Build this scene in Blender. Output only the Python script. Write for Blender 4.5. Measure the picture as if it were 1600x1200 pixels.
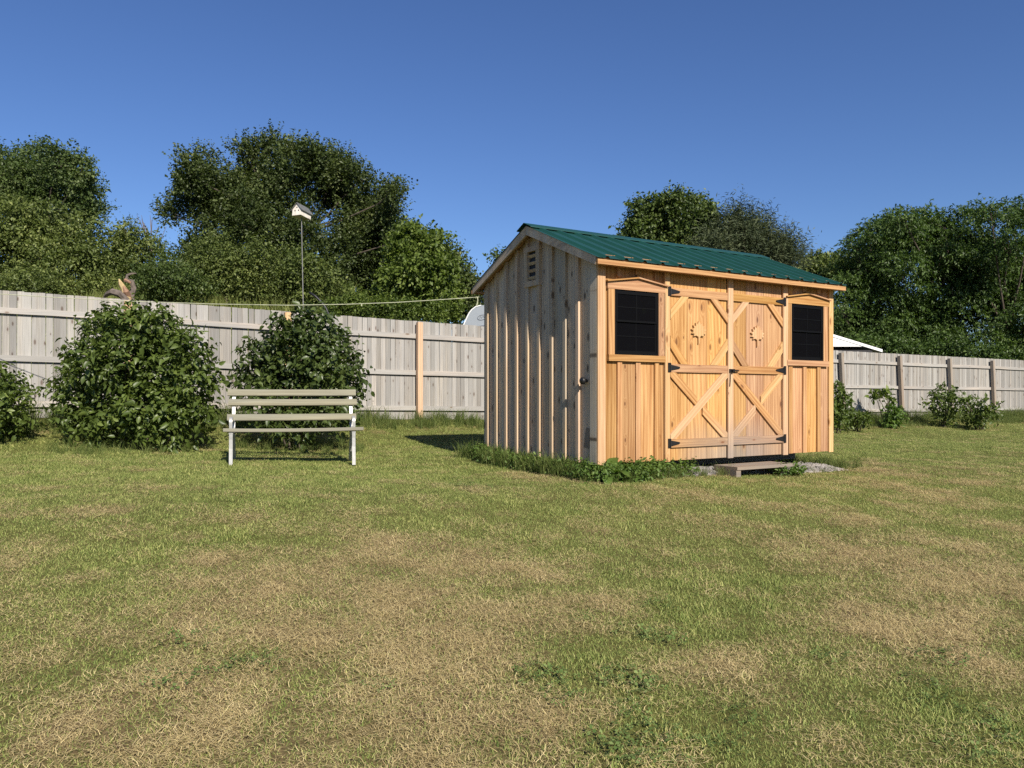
import bpy, math, random
import numpy as np
from mathutils import Vector, Matrix, Euler

for o in list(bpy.data.objects):
    bpy.data.objects.remove(o, do_unlink=True)
S = bpy.context.scene
COL = S.collection
R = math.radians
random.seed(7)

# ------------------------------------------------------------------ camera
F_PX, HOR, CAMZ = 1200.0, 618.0, 1.45          # focal length and horizon row in the 1600x1200 frame
cam_d = bpy.data.cameras.new('camera')
cam_d.sensor_fit = 'HORIZONTAL'
cam_d.sensor_width = 36.0
cam_d.lens = 36.0 * F_PX / 1600.0
cam_d.shift_y = (HOR - 600.0) / 1600.0
cam_d.clip_start = 0.05
cam_d.clip_end = 3000
cam = bpy.data.objects.new('camera', cam_d)
cam.location = (0, 0, CAMZ)
cam.rotation_euler = (R(90), 0, 0)
COL.objects.link(cam)
S.camera = cam

# ------------------------------------------------------------------ sky and sun
SUN_H = Vector((0.424, -0.905)).normalized()
SUN_EL = R(34.5)
sdir = Vector((SUN_H.x * math.cos(SUN_EL), SUN_H.y * math.cos(SUN_EL), math.sin(SUN_EL)))
W = bpy.data.worlds.new('World')
S.world = W
W.use_nodes = True
wn = W.node_tree.nodes
bg = wn['Background']
sky = wn.new('ShaderNodeTexSky')
sky.sky_type = 'NISHITA'
sky.sun_disc = False
sky.sun_elevation = SUN_EL
sky.sun_rotation = math.atan2(SUN_H.x, SUN_H.y)
sky.altitude = 300
sky.air_density = 1.0
sky.dust_density = 0.1
sky.ozone_density = 6.0
hsv = wn.new('ShaderNodeHueSaturation'); hsv.inputs['Saturation'].default_value = 1.08; hsv.inputs['Hue'].default_value = 0.510
W.node_tree.links.new(sky.outputs[0], hsv.inputs['Color'])
W.node_tree.links.new(hsv.outputs[0], bg.inputs[0])
bg.inputs[1].default_value = 0.075
sun_d = bpy.data.lights.new('sun', 'SUN')
sun_d.energy = 5.0
sun_d.angle = R(0.5)
sun_d.color = (1.0, 0.92, 0.80)
sun = bpy.data.objects.new('sun', sun_d)
sun.rotation_euler = (-sdir).to_track_quat('-Z', 'Y').to_euler()
sun.location = (10, -20, 20)
COL.objects.link(sun)
S.view_settings.view_transform = 'Standard'
S.view_settings.look = 'None'
S.view_settings.exposure = 0.6
S.view_settings.gamma = 1.0
S.view_settings.use_curve_mapping = False
S.cycles.use_denoising = False       # the denoiser smears the grass blades

# ------------------------------------------------------------------ helpers
def at(px, py, Y):
    return Vector(((px - 800) / F_PX * Y, Y, CAMZ - (py - HOR) / F_PX * Y))

def tag(o, label=None, cat=None, group=None, kind=None):
    if label: o['label'] = label
    if cat: o['category'] = cat
    if group: o['group'] = group
    if kind: o['kind'] = kind
    return o

def empty(name, loc=(0, 0, 0), rz=0.0):
    o = bpy.data.objects.new(name, None)
    o.empty_display_size = 0.1
    o.location = loc
    o.rotation_euler = (0, 0, rz)
    COL.objects.link(o)
    return o

def put(name, me, parent=None, loc=(0, 0, 0), rot=(0, 0, 0)):
    o = bpy.data.objects.new(name, me)
    o.location = loc
    o.rotation_euler = rot
    o.parent = parent
    COL.objects.link(o)
    return o

def mesh(name, verts, faces, mat, smooth=False):
    me = bpy.data.meshes.new(name)
    me.from_pydata([tuple(v) for v in verts], [], faces)
    me.update()
    if mat: me.materials.append(mat)
    if smooth:
        me.polygons.foreach_set('use_smooth', [True] * len(me.polygons))
    return me

def fast_mesh(name, V, T, mat, smooth=False):
    """V (n,3) float, T (m,3) int"""
    me = bpy.data.meshes.new(name)
    me.vertices.add(len(V)); me.vertices.foreach_set('co', np.asarray(V, np.float32).ravel())
    me.loops.add(T.size); me.loops.foreach_set('vertex_index', T.ravel().astype(np.int32))
    me.polygons.add(len(T)); me.polygons.foreach_set('loop_start', np.arange(0, T.size, 3, dtype=np.int32))
    if smooth: me.polygons.foreach_set('use_smooth', np.ones(len(T), bool))
    me.update(calc_edges=True)
    if mat: me.materials.append(mat)
    return me

class MB:
    def __init__(s): s.v = []; s.f = []
    def add(s, vs, fs):
        b = len(s.v); s.v += [tuple(v) for v in vs]; s.f += [tuple(i + b for i in f) for f in fs]; return s
    def box(s, a, b):
        x0, y0, z0 = a; x1, y1, z1 = b
        return s.add([(x0,y0,z0),(x1,y0,z0),(x1,y1,z0),(x0,y1,z0),(x0,y0,z1),(x1,y0,z1),(x1,y1,z1),(x0,y1,z1)],
                     [(0,3,2,1),(4,5,6,7),(0,1,5,4),(1,2,6,5),(2,3,7,6),(3,0,4,7)])
    def tube(s, pts, rad, n=6, cap=True):
        pts = [Vector(p) for p in pts]
        if not hasattr(rad, '__len__'): rad = [rad] * len(pts)
        rings = []; prev = None
        for i, p in enumerate(pts):
            d = (pts[min(i+1, len(pts)-1)] - pts[max(i-1, 0)]).normalized()
            if prev is None:
                a = d.orthogonal().normalized()
            else:
                a = (prev - d * prev.dot(d)).normalized()
            prev = a
            b = d.cross(a)
            rings.append([p + (a * math.cos(2*math.pi*k/n) + b * math.sin(2*math.pi*k/n)) * rad[i] for k in range(n)])
        vs = [v for r in rings for v in r]
        fs = []
        for i in range(len(pts)-1):
            for k in range(n):
                fs.append((i*n+k, i*n+(k+1) % n, (i+1)*n+(k+1) % n, (i+1)*n+k))
        if cap:
            fs.append(tuple(range(n))[::-1]); fs.append(tuple(range((len(pts)-1)*n, len(pts)*n)))
        return s.add(vs, fs)
    def prism(s, poly, y0, y1):
        """polygon in x,z (counter-clockwise seen from -y) extruded y0..y1"""
        n = len(poly)
        vs = [(x, y0, z) for x, z in poly] + [(x, y1, z) for x, z in poly]
        fs = [tuple(range(n)), tuple(range(2*n-1, n-1, -1))]
        for k in range(n):
            fs.append((k, k+n, (k+1) % n + n, (k+1) % n))
        return s.add(vs, fs)
    def mesh(s, name, mat, smooth=False): return mesh(name, s.v, s.f, mat, smooth)
    def build(s, name, mat, parent=None, loc=(0,0,0), rot=(0,0,0), smooth=False):
        return put(name, s.mesh(name, mat, smooth), parent, loc, rot)

_cache = {}
def stick(w, d, h, mat, c=0.004, seed=0):
    """chamfered timber, centred on x and y, 0..h along z; w along x, d along y"""
    key = (round(w, 3), round(d, 3), round(h, 3), mat.name, c, seed)
    if key in _cache: return _cache[key]
    rr = random.Random(hash(key) & 0xffff)
    x, y = w/2, d/2
    ring = [(-x+c,-y),(x-c,-y),(x,-y+c),(x,y-c),(x-c,y),(-x+c,y),(-x,y-c),(-x,-y+c)]
    vs = [(a, b, 0) for a, b in ring] + [(a, b, h) for a, b in ring]
    fs = [tuple(range(7, -1, -1)), tuple(range(8, 16))] + [(k, (k+1) % 8, (k+1) % 8+8, k+8) for k in range(8)]
    me = mesh('timber', vs, fs, mat)
    _cache[key] = me
    return me

# ------------------------------------------------------------------ materials
def nodes_of(name):
    m = bpy.data.materials.new(name)
    m.use_nodes = True
    nt = m.node_tree
    return m, nt, nt.nodes, nt.links, nt.nodes['Principled BSDF']

def ramp(N, stops, interp='LINEAR'):
    r = N.new('ShaderNodeValToRGB')
    r.color_ramp.interpolation = interp
    el = r.color_ramp.elements
    while len(el) < len(stops): el.new(0.5)
    for e, (p, c) in zip(el, stops):
        e.position = p
        e.color = (c[0], c[1], c[2], 1) if hasattr(c, '__len__') else (c, c, c, 1)
    return r

def mixc(N, L, fac, a, b, mode='MIX'):
    m = N.new('ShaderNodeMix'); m.data_type = 'RGBA'; m.blend_type = mode
    for sock, v in ((m.inputs[0], fac), (m.inputs[6], a), (m.inputs[7], b)):
        if hasattr(v, 'is_output'): L.new(v, sock)
        elif hasattr(v, '__len__'): sock.default_value = (v[0], v[1], v[2], 1)
        else: sock.default_value = v
    return m.outputs[2]

def math_(N, L, op, a, b=None, clamp=False):
    m = N.new('ShaderNodeMath'); m.operation = op; m.use_clamp = clamp
    for i, v in enumerate((a, b)):
        if v is None: continue
        if hasattr(v, 'is_output'): L.new(v, m.inputs[i])
        else: m.inputs[i].default_value = v
    return m.outputs[0]

def wood(name, light, dark, knotc, grey=None, grey_amt=0.0, knots=0.5, var=0.35, rough=0.75, splash=False, axis='Z', bump=0.35, gscale=1.0):
    m, nt, N, L, P = nodes_of(name)
    tc = N.new('ShaderNodeTexCoord'); oi = N.new('ShaderNodeObjectInfo')
    cx = N.new('ShaderNodeCombineXYZ')
    L.new(math_(N, L, 'MULTIPLY', oi.outputs['Random'], 37.0), cx.inputs[0])
    L.new(math_(N, L, 'MULTIPLY', oi.outputs['Random'], 11.0), cx.inputs[1])
    L.new(math_(N, L, 'MULTIPLY', oi.outputs['Random'], 53.0), cx.inputs[2])
    ad = N.new('ShaderNodeVectorMath'); ad.operation = 'ADD'
    L.new(tc.outputs['Object'], ad.inputs[0]); L.new(cx.outputs[0], ad.inputs[1])
    vec = ad.outputs[0]
    def mp(sx, sy, sz):
        k = N.new('ShaderNodeMapping')
        sc = {'Z': (sx, sy, sz), 'X': (sz, sy, sx)}[axis]
        k.inputs['Scale'].default_value = sc
        L.new(vec, k.inputs[0]); return k.outputs[0]
    # knots: sparse cells on the board face
    vo = N.new('ShaderNodeTexVoronoi'); vo.inputs['Scale'].default_value = 1.0
    vo.voronoi_dimensions = '2D'
    kx = N.new('ShaderNodeSeparateXYZ'); L.new(mp(6.5, 1.0, 2.6), kx.inputs[0])
    kc = N.new('ShaderNodeCombineXYZ'); L.new(kx.outputs[0], kc.inputs[0]); L.new(kx.outputs[2], kc.inputs[1])
    L.new(kc.outputs[0], vo.inputs['Vector'])
    sep = N.new('ShaderNodeSeparateColor'); L.new(vo.outputs['Color'], sep.inputs[0])
    pick = math_(N, L, 'LESS_THAN', sep.outputs[0], knots)
    size = math_(N, L, 'MULTIPLY', sep.outputs[1], 0.10)
    size = math_(N, L, 'ADD', size, 0.05)
    rel = math_(N, L, 'DIVIDE', vo.outputs['Distance'], size)
    kr = ramp(N, [(0.0, 1.0), (0.55, 0.85), (0.8, 0.35), (1.0, 0.0)]); L.new(rel, kr.inputs[0])
    knot = math_(N, L, 'MULTIPLY', kr.outputs[0], pick)
    halo = ramp(N, [(0.0, 1.0), (1.0, 0.0)]); L.new(math_(N, L, 'MULTIPLY', rel, 0.4), halo.inputs[0])
    halo = math_(N, L, 'MULTIPLY', halo.outputs[0], pick)
    # grain bent round the knots
    big = N.new('ShaderNodeTexNoise'); big.inputs['Scale'].default_value = 1.0; big.inputs['Detail'].default_value = 2
    L.new(mp(4, 4, 0.45), big.inputs['Vector'])
    g = N.new('ShaderNodeTexWave'); g.bands_direction = 'X' if axis == 'Z' else 'Z'
    g.inputs['Scale'].default_value = 7.0 * gscale; g.inputs['Distortion'].default_value = 0.0
    wv = N.new('ShaderNodeVectorMath'); wv.operation = 'ADD'
    L.new(vec, wv.inputs[0])
    cc = N.new('ShaderNodeCombineXYZ')
    sh = math_(N, L, 'ADD', math_(N, L, 'MULTIPLY', big.outputs['Fac'], 0.16), math_(N, L, 'MULTIPLY', halo, 0.10))
    L.new(sh, cc.inputs[0 if axis == 'Z' else 2])
    L.new(cc.outputs[0], wv.inputs[1]); L.new(wv.outputs[0], g.inputs['Vector'])
    fine = N.new('ShaderNodeTexNoise'); fine.inputs['Scale'].default_value = 1.0; fine.inputs['Detail'].default_value = 5; fine.inputs['Roughness'].default_value = 0.65
    L.new(mp(95, 95, 2.0), fine.inputs['Vector'])
    blot = N.new('ShaderNodeTexNoise'); blot.inputs['Scale'].default_value = 1.0; blot.inputs['Detail'].default_value = 3
    L.new(mp(9, 9, 0.8), blot.inputs['Vector'])
    fac = math_(N, L, 'ADD', math_(N, L, 'MULTIPLY', g.outputs['Fac'], 0.16), math_(N, L, 'MULTIPLY', fine.outputs['Fac'], 0.75))
    fac = math_(N, L, 'ADD', fac, math_(N, L, 'MULTIPLY', blot.outputs['Fac'], 0.55))
    cr = ramp(N, [(0.48, light), (0.98, dark)]); L.new(fac, cr.inputs[0])
    mid = mixc(N, L, 0.5, light, dark)
    col = cr.outputs[0]
    if grey is not None:
        gb = N.new('ShaderNodeTexNoise'); gb.inputs['Scale'].default_value = 1.0; gb.inputs['Detail'].default_value = 4
        L.new(mp(9, 9, 0.7), gb.inputs['Vector'])
        gr = ramp(N, [(0.62 - 0.5*grey_amt, 0.0), (0.85 - 0.45*grey_amt, 1.0)])
        L.new(math_(N, L, 'ADD', math_(N, L, 'MULTIPLY', gb.outputs['Fac'], 0.8), math_(N, L, 'MULTIPLY', oi.outputs['Random'], 0.2)), gr.inputs[0])
        gdark = tuple(c*0.40 for c in grey)
        gmix = mixc(N, L, fine.outputs['Fac'], grey, gdark)
        col = mixc(N, L, math_(N, L, 'MULTIPLY', gr.outputs[0], min(1.0, 0.35 + grey_amt)), col, gmix)
    if splash:      # rain splash has greyed the feet of the boards
        ge = N.new('ShaderNodeNewGeometry'); sz = N.new('ShaderNodeSeparateXYZ'); L.new(ge.outputs['Position'], sz.inputs[0])
        wz = math_(N, L, 'ADD', sz.outputs[2], math_(N, L, 'MULTIPLY', math_(N, L, 'SUBTRACT', fine.outputs['Fac'], 0.5), -0.5))
        wr = ramp(N, [(0.0, 1.0), (1.0, 0.0)])
        L.new(math_(N, L, 'DIVIDE', math_(N, L, 'SUBTRACT', wz, 0.80), 0.42), wr.inputs[0])
        sx = math_(N, L, 'SUBTRACT', 1.0, math_(N, L, 'MULTIPLY', math_(N, L, 'ABSOLUTE', math_(N, L, 'SUBTRACT', sz.outputs[0], 2.62)), 1.25), True)
        spl = math_(N, L, 'MULTIPLY', wr.outputs[0], math_(N, L, 'POWER', sx, 0.5))
        col = mixc(N, L, math_(N, L, 'MULTIPLY', spl, 0.9), col, mixc(N, L, fine.outputs['Fac'], (0.36, 0.315, 0.255), (0.12, 0.10, 0.085)))
    col = mixc(N, L, math_(N, L, 'MULTIPLY', halo, 0.30), col, dark)
    col = mixc(N, L, math_(N, L, 'MULTIPLY', knot, 0.85), col, knotc)
    hs = N.new('ShaderNodeHueSaturation')
    L.new(col, hs.inputs['Color'])
    wnz = N.new('ShaderNodeTexWhiteNoise'); wnz.noise_dimensions = '1D'
    L.new(oi.outputs['Random'], wnz.inputs['W'])
    L.new(math_(N, L, 'ADD', math_(N, L, 'MULTIPLY', wnz.outputs['Value'], var), 1 - var/2), hs.inputs['Value'])
    L.new(math_(N, L, 'ADD', math_(N, L, 'MULTIPLY', oi.outputs['Random'], 0.012), 0.490), hs.inputs['Hue'])
    L.new(math_(N, L, 'ADD', math_(N, L, 'MULTIPLY', oi.outputs['Random'], 0.2), 0.88), hs.inputs['Saturation'])
    L.new(hs.outputs[0], P.inputs['Base Color'])
    P.inputs['Roughness'].default_value = rough
    P.inputs['Specular IOR Level'].default_value = 0.25
    bp = N.new('ShaderNodeBump'); bp.inputs['Strength'].default_value = bump; bp.inputs['Distance'].default_value = 0.004
    L.new(math_(N, L, 'ADD', fine.outputs['Fac'], math_(N, L, 'MULTIPLY', knot, 0.4)), bp.inputs['Height'])
    L.new(bp.outputs[0], P.inputs['Normal'])
    return m

def plain(name, col, rough=0.6, metal=0.0, spec=0.4, noise=0.25, nscale=20, bump=0.0):
    m, nt, N, L, P = nodes_of(name)
    tc = N.new('ShaderNodeTexCoord')
    nz = N.new('ShaderNodeTexNoise'); nz.inputs['Scale'].default_value = nscale; nz.inputs['Detail'].default_value = 5
    L.new(tc.outputs['Object'], nz.inputs['Vector'])
    lo = tuple(c*(1-noise) for c in col); hi = tuple(min(1, c*(1+noise)) for c in col)
    r = ramp(N, [(0.3, lo), (0.7, hi)]); L.new(nz.outputs['Fac'], r.inputs[0]); L.new(r.outputs[0], P.inputs['Base Color'])
    P.inputs['Roughness'].default_value = rough; P.inputs['Metallic'].default_value = metal
    P.inputs['Specular IOR Level'].default_value = spec
    if bump:
        b = N.new('ShaderNodeBump'); b.inputs['Strength'].default_value = bump; b.inputs['Distance'].default_value = 0.01
        L.new(nz.outputs['Fac'], b.inputs['Height']); L.new(b.outputs[0], P.inputs['Normal'])
    return m

def leafmat(name, a, b, c=None, trans=0.3, rough=0.5, clump=0.8, spec=0.3):
    m, nt, N, L, P = nodes_of(name)
    ge = N.new('ShaderNodeNewGeometry')
    nz = N.new('ShaderNodeTexNoise'); nz.inputs['Scale'].default_value = clump; nz.inputs['Detail'].default_value = 3
    L.new(ge.outputs['Position'], nz.inputs['Vector'])
    f = math_(N, L, 'ADD', math_(N, L, 'MULTIPLY', ge.outputs['Random Per Island'], 0.55), math_(N, L, 'MULTIPLY', nz.outputs['Fac'], 0.9))
    st = [(0.25, a), (0.95, b)] if c is None else [(0.25, a), (0.8, b), (1.05, c)]
    r = ramp(N, st); L.new(math_(N, L, 'MULTIPLY', f, 0.9), r.inputs[0])
    L.new(r.outputs[0], P.inputs['Base Color'])
    P.inputs['Roughness'].default_value = rough; P.inputs['Specular IOR Level'].default_value = spec
    if trans > 0:
        tr = N.new('ShaderNodeBsdfTranslucent')
        L.new(mixc(N, L, 1.0, r.outputs[0], (1.35, 1.5, 0.6), 'MULTIPLY'), tr.inputs['Color'])
        mx = N.new('ShaderNodeMixShader'); mx.inputs[0].default_value = trans
        L.new(P.outputs[0], mx.inputs[1]); L.new(tr.outputs[0], mx.inputs[2])
        L.new(mx.outputs[0], N['Material Output'].inputs['Surface'])
    return m

PINE   = wood('fresh_pine', (0.55, 0.340, 0.150), (0.255, 0.112, 0.034), (0.10, 0.038, 0.016), knots=0.42, var=0.36, splash=True)
PINE_X = wood('pale_pine_brace', (0.59, 0.40, 0.205), (0.38, 0.21, 0.08), (0.18, 0.08, 0.03), knots=0.20, var=0.16, splash=True)
PINE_H = wood('fresh_pine_trim', (0.50, 0.305, 0.130), (0.25, 0.112, 0.035), (0.16, 0.065, 0.025), knots=0.18, var=0.16, axis='X', splash=True)
GREYPINE = wood('weathering_pine', (0.68, 0.53, 0.355), (0.34, 0.245, 0.155), (0.06, 0.042, 0.03), grey=(0.58, 0.525, 0.445), grey_amt=0.45, knots=0.75, var=0.42)
BATTEN_G = wood('weathering_pine_batten', (0.56, 0.42, 0.27), (0.38, 0.265, 0.16), (0.10, 0.06, 0.035), grey=(0.46, 0.42, 0.36), grey_amt=0.35, knots=0.35, var=0.25)
FENCE  = wood('weathered_fence', (0.395, 0.362, 0.308), (0.160, 0.143, 0.120), (0.09, 0.06, 0.045), grey=(0.385, 0.372, 0.348), grey_amt=0.64, knots=0.6, var=0.52, gscale=1.4)
RAIL   = wood('weathered_rail', (0.48, 0.43, 0.365), (0.30, 0.26, 0.215), (0.14, 0.09, 0.055), grey=(0.43, 0.413, 0.385), grey_amt=0.66, knots=0.5, var=0.2, axis='X')
POSTW  = wood('tan_post', (0.62, 0.43, 0.24), (0.42, 0.27, 0.14), (0.17, 0.09, 0.045), knots=0.35, var=0.15)
POSTG  = wood('brown_post', (0.36, 0.28, 0.20), (0.22, 0.165, 0.115), (0.10, 0.065, 0.045), grey=(0.33, 0.30, 0.265), grey_amt=0.5, knots=0.35, var=0.2)
BENCHW = wood('faded_green_slat', (0.27, 0.255, 0.18), (0.16, 0.145, 0.095), (0.18, 0.14, 0.08), grey=(0.26, 0.255, 0.205), grey_amt=0.45, knots=0.05, var=0.14, bump=0.6)
STEPW  = wood('step_plank', (0.30, 0.235, 0.16), (0.17, 0.125, 0.08), (0.08, 0.05, 0.03), grey=(0.28, 0.255, 0.22), grey_amt=0.6, knots=0.2, var=0.2, axis='X')
BIRDW  = wood('white_flaking_board', (0.74, 0.70, 0.62), (0.48, 0.42, 0.34), (0.10, 0.07, 0.05), knots=0.35, var=0.1)
BARK   = plain('bark', (0.075, 0.06, 0.045), 0.9, noise=0.5, nscale=9, bump=0.6)
SNAGB  = plain('torn_wood', (0.36, 0.275, 0.135), 0.8, noise=0.35, nscale=8, bump=0.5)
SNAGR  = plain('inner_bark', (0.26, 0.15, 0.095), 0.8, noise=0.35, nscale=8, bump=0.5)
SNAGG  = plain('grey_dead_limb', (0.13, 0.105, 0.088), 0.9, noise=0.4, nscale=8, bump=0.5)
BLACK  = plain('black_metal', (0.012, 0.012, 0.013), 0.45, noise=0.2)
VINYL  = plain('black_window_frame', (0.0028, 0.0028, 0.0032), 0.5, noise=0.1, spec=0.15)
ALU    = plain('aluminium', (0.36, 0.36, 0.345), 0.45, metal=0.35, noise=0.12, nscale=30)
STEEL  = plain('dull_steel', (0.16, 0.16, 0.15), 0.6, metal=0.3)
ROPE   = plain('rope', (0.36, 0.37, 0.26), 0.8)
WHITE  = plain('white_paint', (0.80, 0.80, 0.78), 0.5, noise=0.04)
TRAILER= plain('silver_trailer_skin', (0.24, 0.265, 0.29), 0.4, noise=0.05, nscale=4)
INK    = plain('dark_decal', (0.10, 0.11, 0.13), 0.5)
DARKW  = plain('dark_wall', (0.02, 0.02, 0.022), 0.7)
DIRT   = plain('dark_soil', (0.06, 0.045, 0.03), 0.95)
ROOFM  = plain('green_painted_steel', (0.008, 0.050, 0.036), 0.42, noise=0.10, nscale=3, spec=0.5)
def glass():
    m, nt, N, L, P = nodes_of('dark_glass')
    P.inputs['Base Color'].default_value = (0.004, 0.004, 0.005, 1)
    P.inputs['Roughness'].default_value = 0.02
    P.inputs['Specular IOR Level'].default_value = 0.5
    return m
GLASS = glass()

# ------------------------------------------------------------------ the lie of the land
FP0 = np.array([-7.33, 11.0]); FU = np.array([24.5, 14.8]); FLEN = float(np.hypot(*FU)); FU = FU/FLEN
FN = np.array([-FU[1], FU[0]])                 # points away from the camera, behind the fence
def fence_base(s):
    return np.interp(s, [-40, -6, 0, 8.5, 19, 28.6, 60], [1.25, 1.2, 1.13, 0.97, 0.83, 0.80, 0.80])
def smooth(x): x = np.clip(x, 0, 1); return x*x*(3-2*x)
def ground_z(x, y):
    x = np.asarray(x, float); y = np.asarray(y, float)
    dx, dy = x-FP0[0], y-FP0[1]
    s = dx*FU[0]+dy*FU[1]; d = dx*FN[0]+dy*FN[1]
    b = fence_base(s)
    g = np.interp(d, [-60, -20, -13.2, -10, -7.4, -5, -3.2, -2, -1, 0], [-0.1, -0.1, 0.15, 0.37, 0.55, 0.605, 0.62, 0.67, 0.80, 1.0])
    hill = np.interp(s, [-30, 0, 4, 9, 12, 16, 20], [1.9, 2.0, 2.75, 2.85, 1.6, 0.5, 0.0])
    back = hill*(smooth((d-0.5)/11.0)+np.clip((d-8)/16.0, 0, 1.1)) + 0.5*smooth((d-30)/60)
    bump = 0.015*np.sin(x*1.3+y*0.7)+0.012*np.sin(x*0.6-y*1.7+1)
    return np.where(d < 0, b*g, b+back) + bump*(np.abs(d) > 0.3)
def gz(x, y): return float(ground_z(x, y))

# smooth value noise for lawn wear
_rs = np.random.RandomState(3)
_tab = _rs.rand(256, 256)
def vnoise(x, y):
    xi = np.floor(x).astype(int); yi = np.floor(y).astype(int)
    fx = x-xi; fy = y-yi; fx = fx*fx*(3-2*fx); fy = fy*fy*(3-2*fy)
    a = _tab[xi % 256, yi % 256]; b = _tab[(xi+1) % 256, yi % 256]; c = _tab[xi % 256, (yi+1) % 256]; d = _tab[(xi+1) % 256, (yi+1) % 256]
    return (a*(1-fx)+b*fx)*(1-fy)+(c*(1-fx)+d*fx)*fy
def fbm(x, y, o=4):
    t = 0; amp = 0.5; tot = 0
    for k in range(o):
        t = t+amp*vnoise(x*2**k+k*17.3, y*2**k+k*9.1); tot += amp; amp *= 0.55
    return t/tot
def ground_at(px, py):
    Y = 8.0
    for _ in range(60):
        X = (px-800)/F_PX*Y
        Y = 0.5*Y+0.5*(CAMZ-gz(X, Y))*F_PX/(py-HOR)
    return (px-800)/F_PX*Y, Y
# worn straw-coloured patches: (px, py, half-width px, half-height px, strength) measured on the lawn, laid out on the ground
PATCH_PX = [(560,905,190,42,.8),(680,870,130,34,.7),(400,965,150,40,.6),(640,960,230,55,.75),(790,1000,190,60,.6),(520,1060,240,60,.6),
            (250,1120,220,60,.55),(700,1120,260,60,.6),(100,1180,150,50,.5),(870,900,120,30,.4),(1320,850,90,24,.75),(1270,800,80,16,.6),
            (1400,770,120,16,.55),(1500,910,200,40,.65),(1440,985,140,40,.8),(1380,940,80,20,.5),(1190,1095,80,35,.65),(1060,775,60,10,.6),
            (830,740,90,9,.5),(880,830,90,18,.35),(1200,1000,60,20,.5),(300,855,50,12,.5),(1580,830,90,30,.5),(1345,735,70,9,.5),(500,1180,250,40,.5),
            (900,1150,150,50,.4)]
PATCH = []
for px, py, hw, hh, st in PATCH_PX:
    x, y = ground_at(px, py); x1, _ = ground_at(px+hw, py); _, y1 = ground_at(px, py-hh); _, y0 = ground_at(px, py+hh)
    PATCH.append((x, (y0+y1)/2, abs(x1-x), abs(y1-y0)/2, st))
LUSH_PX = [(600,735,200,12),(1080,900,120,40),(1100,985,120,40),(300,870,130,30),(1500,1130,120,50),(1010,1180,60,30),(1480,700,200,20),(650,690,100,12)]
LUSH = []
for px, py, hw, hh in LUSH_PX:
    x, y = ground_at(px, py); x1, _ = ground_at(px+hw, py); _, y1 = ground_at(px, py-hh); _, y0 = ground_at(px, py+hh)
    LUSH.append((x, (y0+y1)/2, abs(x1-x), abs(y1-y0)/2))
def dryness(x, y):
    x = np.asarray(x, float); y = np.asarray(y, float)
    wx = x+0.9*(fbm(x*0.9+3, y*0.9+8)-0.5)+0.25*(fbm(x*4, y*4+2)-0.5); wy = y+0.9*(fbm(x*0.9+31, y*0.9+4)-0.5)+0.25*(fbm(x*4+9, y*4)-0.5)
    v = 0.26+0.55*(fbm(x*0.55+5, y*0.55+2)-0.5)+0.35*(fbm(x*2.3, y*2.3+7)-0.5)
    # broad mowing arcs
    rad = np.hypot(x+3.0, y-1.0)
    v = v+0.09*np.sin(rad*2*math.pi/1.1+1.5*fbm(x*.5, y*.5))
    for a, b, ra, rb, st in PATCH:
        q = ((wx-a)/ra)**2+((wy-b)/rb)**2
        v = v+st*0.72*np.exp(-q*1.1)*(0.55+0.9*fbm(x*3+a, y*3+b))
    for a, b, ra, rb in LUSH:
        q = ((wx-a)/ra)**2+((wy-b)/rb)**2
        v = v-0.28*np.exp(-q)
    dx, dy = x-FP0[0], y-FP0[1]
    d = dx*FN[0]+dy*FN[1]
    v = v-0.35*smooth((d+7.5)/4.5)
    return np.clip(v, 0, 1)

# ------------------------------------------------------------------ ground sheet
def axis_pts(segs):
    out = []
    for a, b, st in segs: out += list(np.arange(a, b, st))
    out.append(segs[-1][1]); return np.array(out)
gx = axis_pts([(-900,-200,140),(-200,-40,20),(-40,-12,2),(-12,-7,0.4),(-7,7,0.14),(7,22,0.3),(22,50,2),(50,220,20),(220,900,140)])
gy = axis_pts([(-300,-60,60),(-60,-4,4),(-4,1.5,0.4),(1.5,13,0.14),(13,27,0.3),(27,50,1.5),(50,200,15),(200,1500,130)])
GX, GY = np.meshgrid(gx, gy)
GZ = ground_z(GX, GY)
nx, ny = len(gx), len(gy)
Vg = np.stack([GX, GY, GZ], -1).reshape(-1, 3)
ii = (np.arange(ny-1)[:, None]*nx+np.arange(nx-1)[None]).ravel()
Tg = np.concatenate([np.stack([ii, ii+1, ii+nx+1], -1), np.stack([ii, ii+nx+1, ii+nx], -1)])
def groundmat():
    m, nt, N, L, P = nodes_of('lawn_ground')
    at_ = N.new('ShaderNodeAttribute'); at_.attribute_name = 'dry'
    ge = N.new('ShaderNodeNewGeometry')
    n1 = N.new('ShaderNodeTexNoise'); n1.inputs['Scale'].default_value = 55; n1.inputs['Detail'].default_value = 6; n1.inputs['Roughness'].default_value = 0.7
    L.new(ge.outputs['Position'], n1.inputs['Vector'])
    g = ramp(N, [(0.30, (0.045, 0.047, 0.014)), (0.70, (0.155, 0.155, 0.042))]); L.new(n1.outputs['Fac'], g.inputs[0])
    s = ramp(N, [(0.30, (0.07, 0.050, 0.024)), (0.70, (0.22, 0.16, 0.08))]); L.new(n1.outputs['Fac'], s.inputs[0])
    f = ramp(N, [(0.12, 0.0), (0.75, 1.0)]); L.new(at_.outputs['Fac'], f.inputs[0])
    L.new(mixc(N, L, f.outputs[0], g.outputs[0], s.outputs[0]), P.inputs['Base Color'])
    P.inputs['Roughness'].default_value = 0.95; P.inputs['Specular IOR Level'].default_value = 0.1
    b = N.new('ShaderNodeBump'); b.inputs['Strength'].default_value = 0.6; b.inputs['Distance'].default_value = 0.02
    L.new(n1.outputs['Fac'], b.inputs['Height']); L.new(b.outputs[0], P.inputs['Normal'])
    return m
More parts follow.
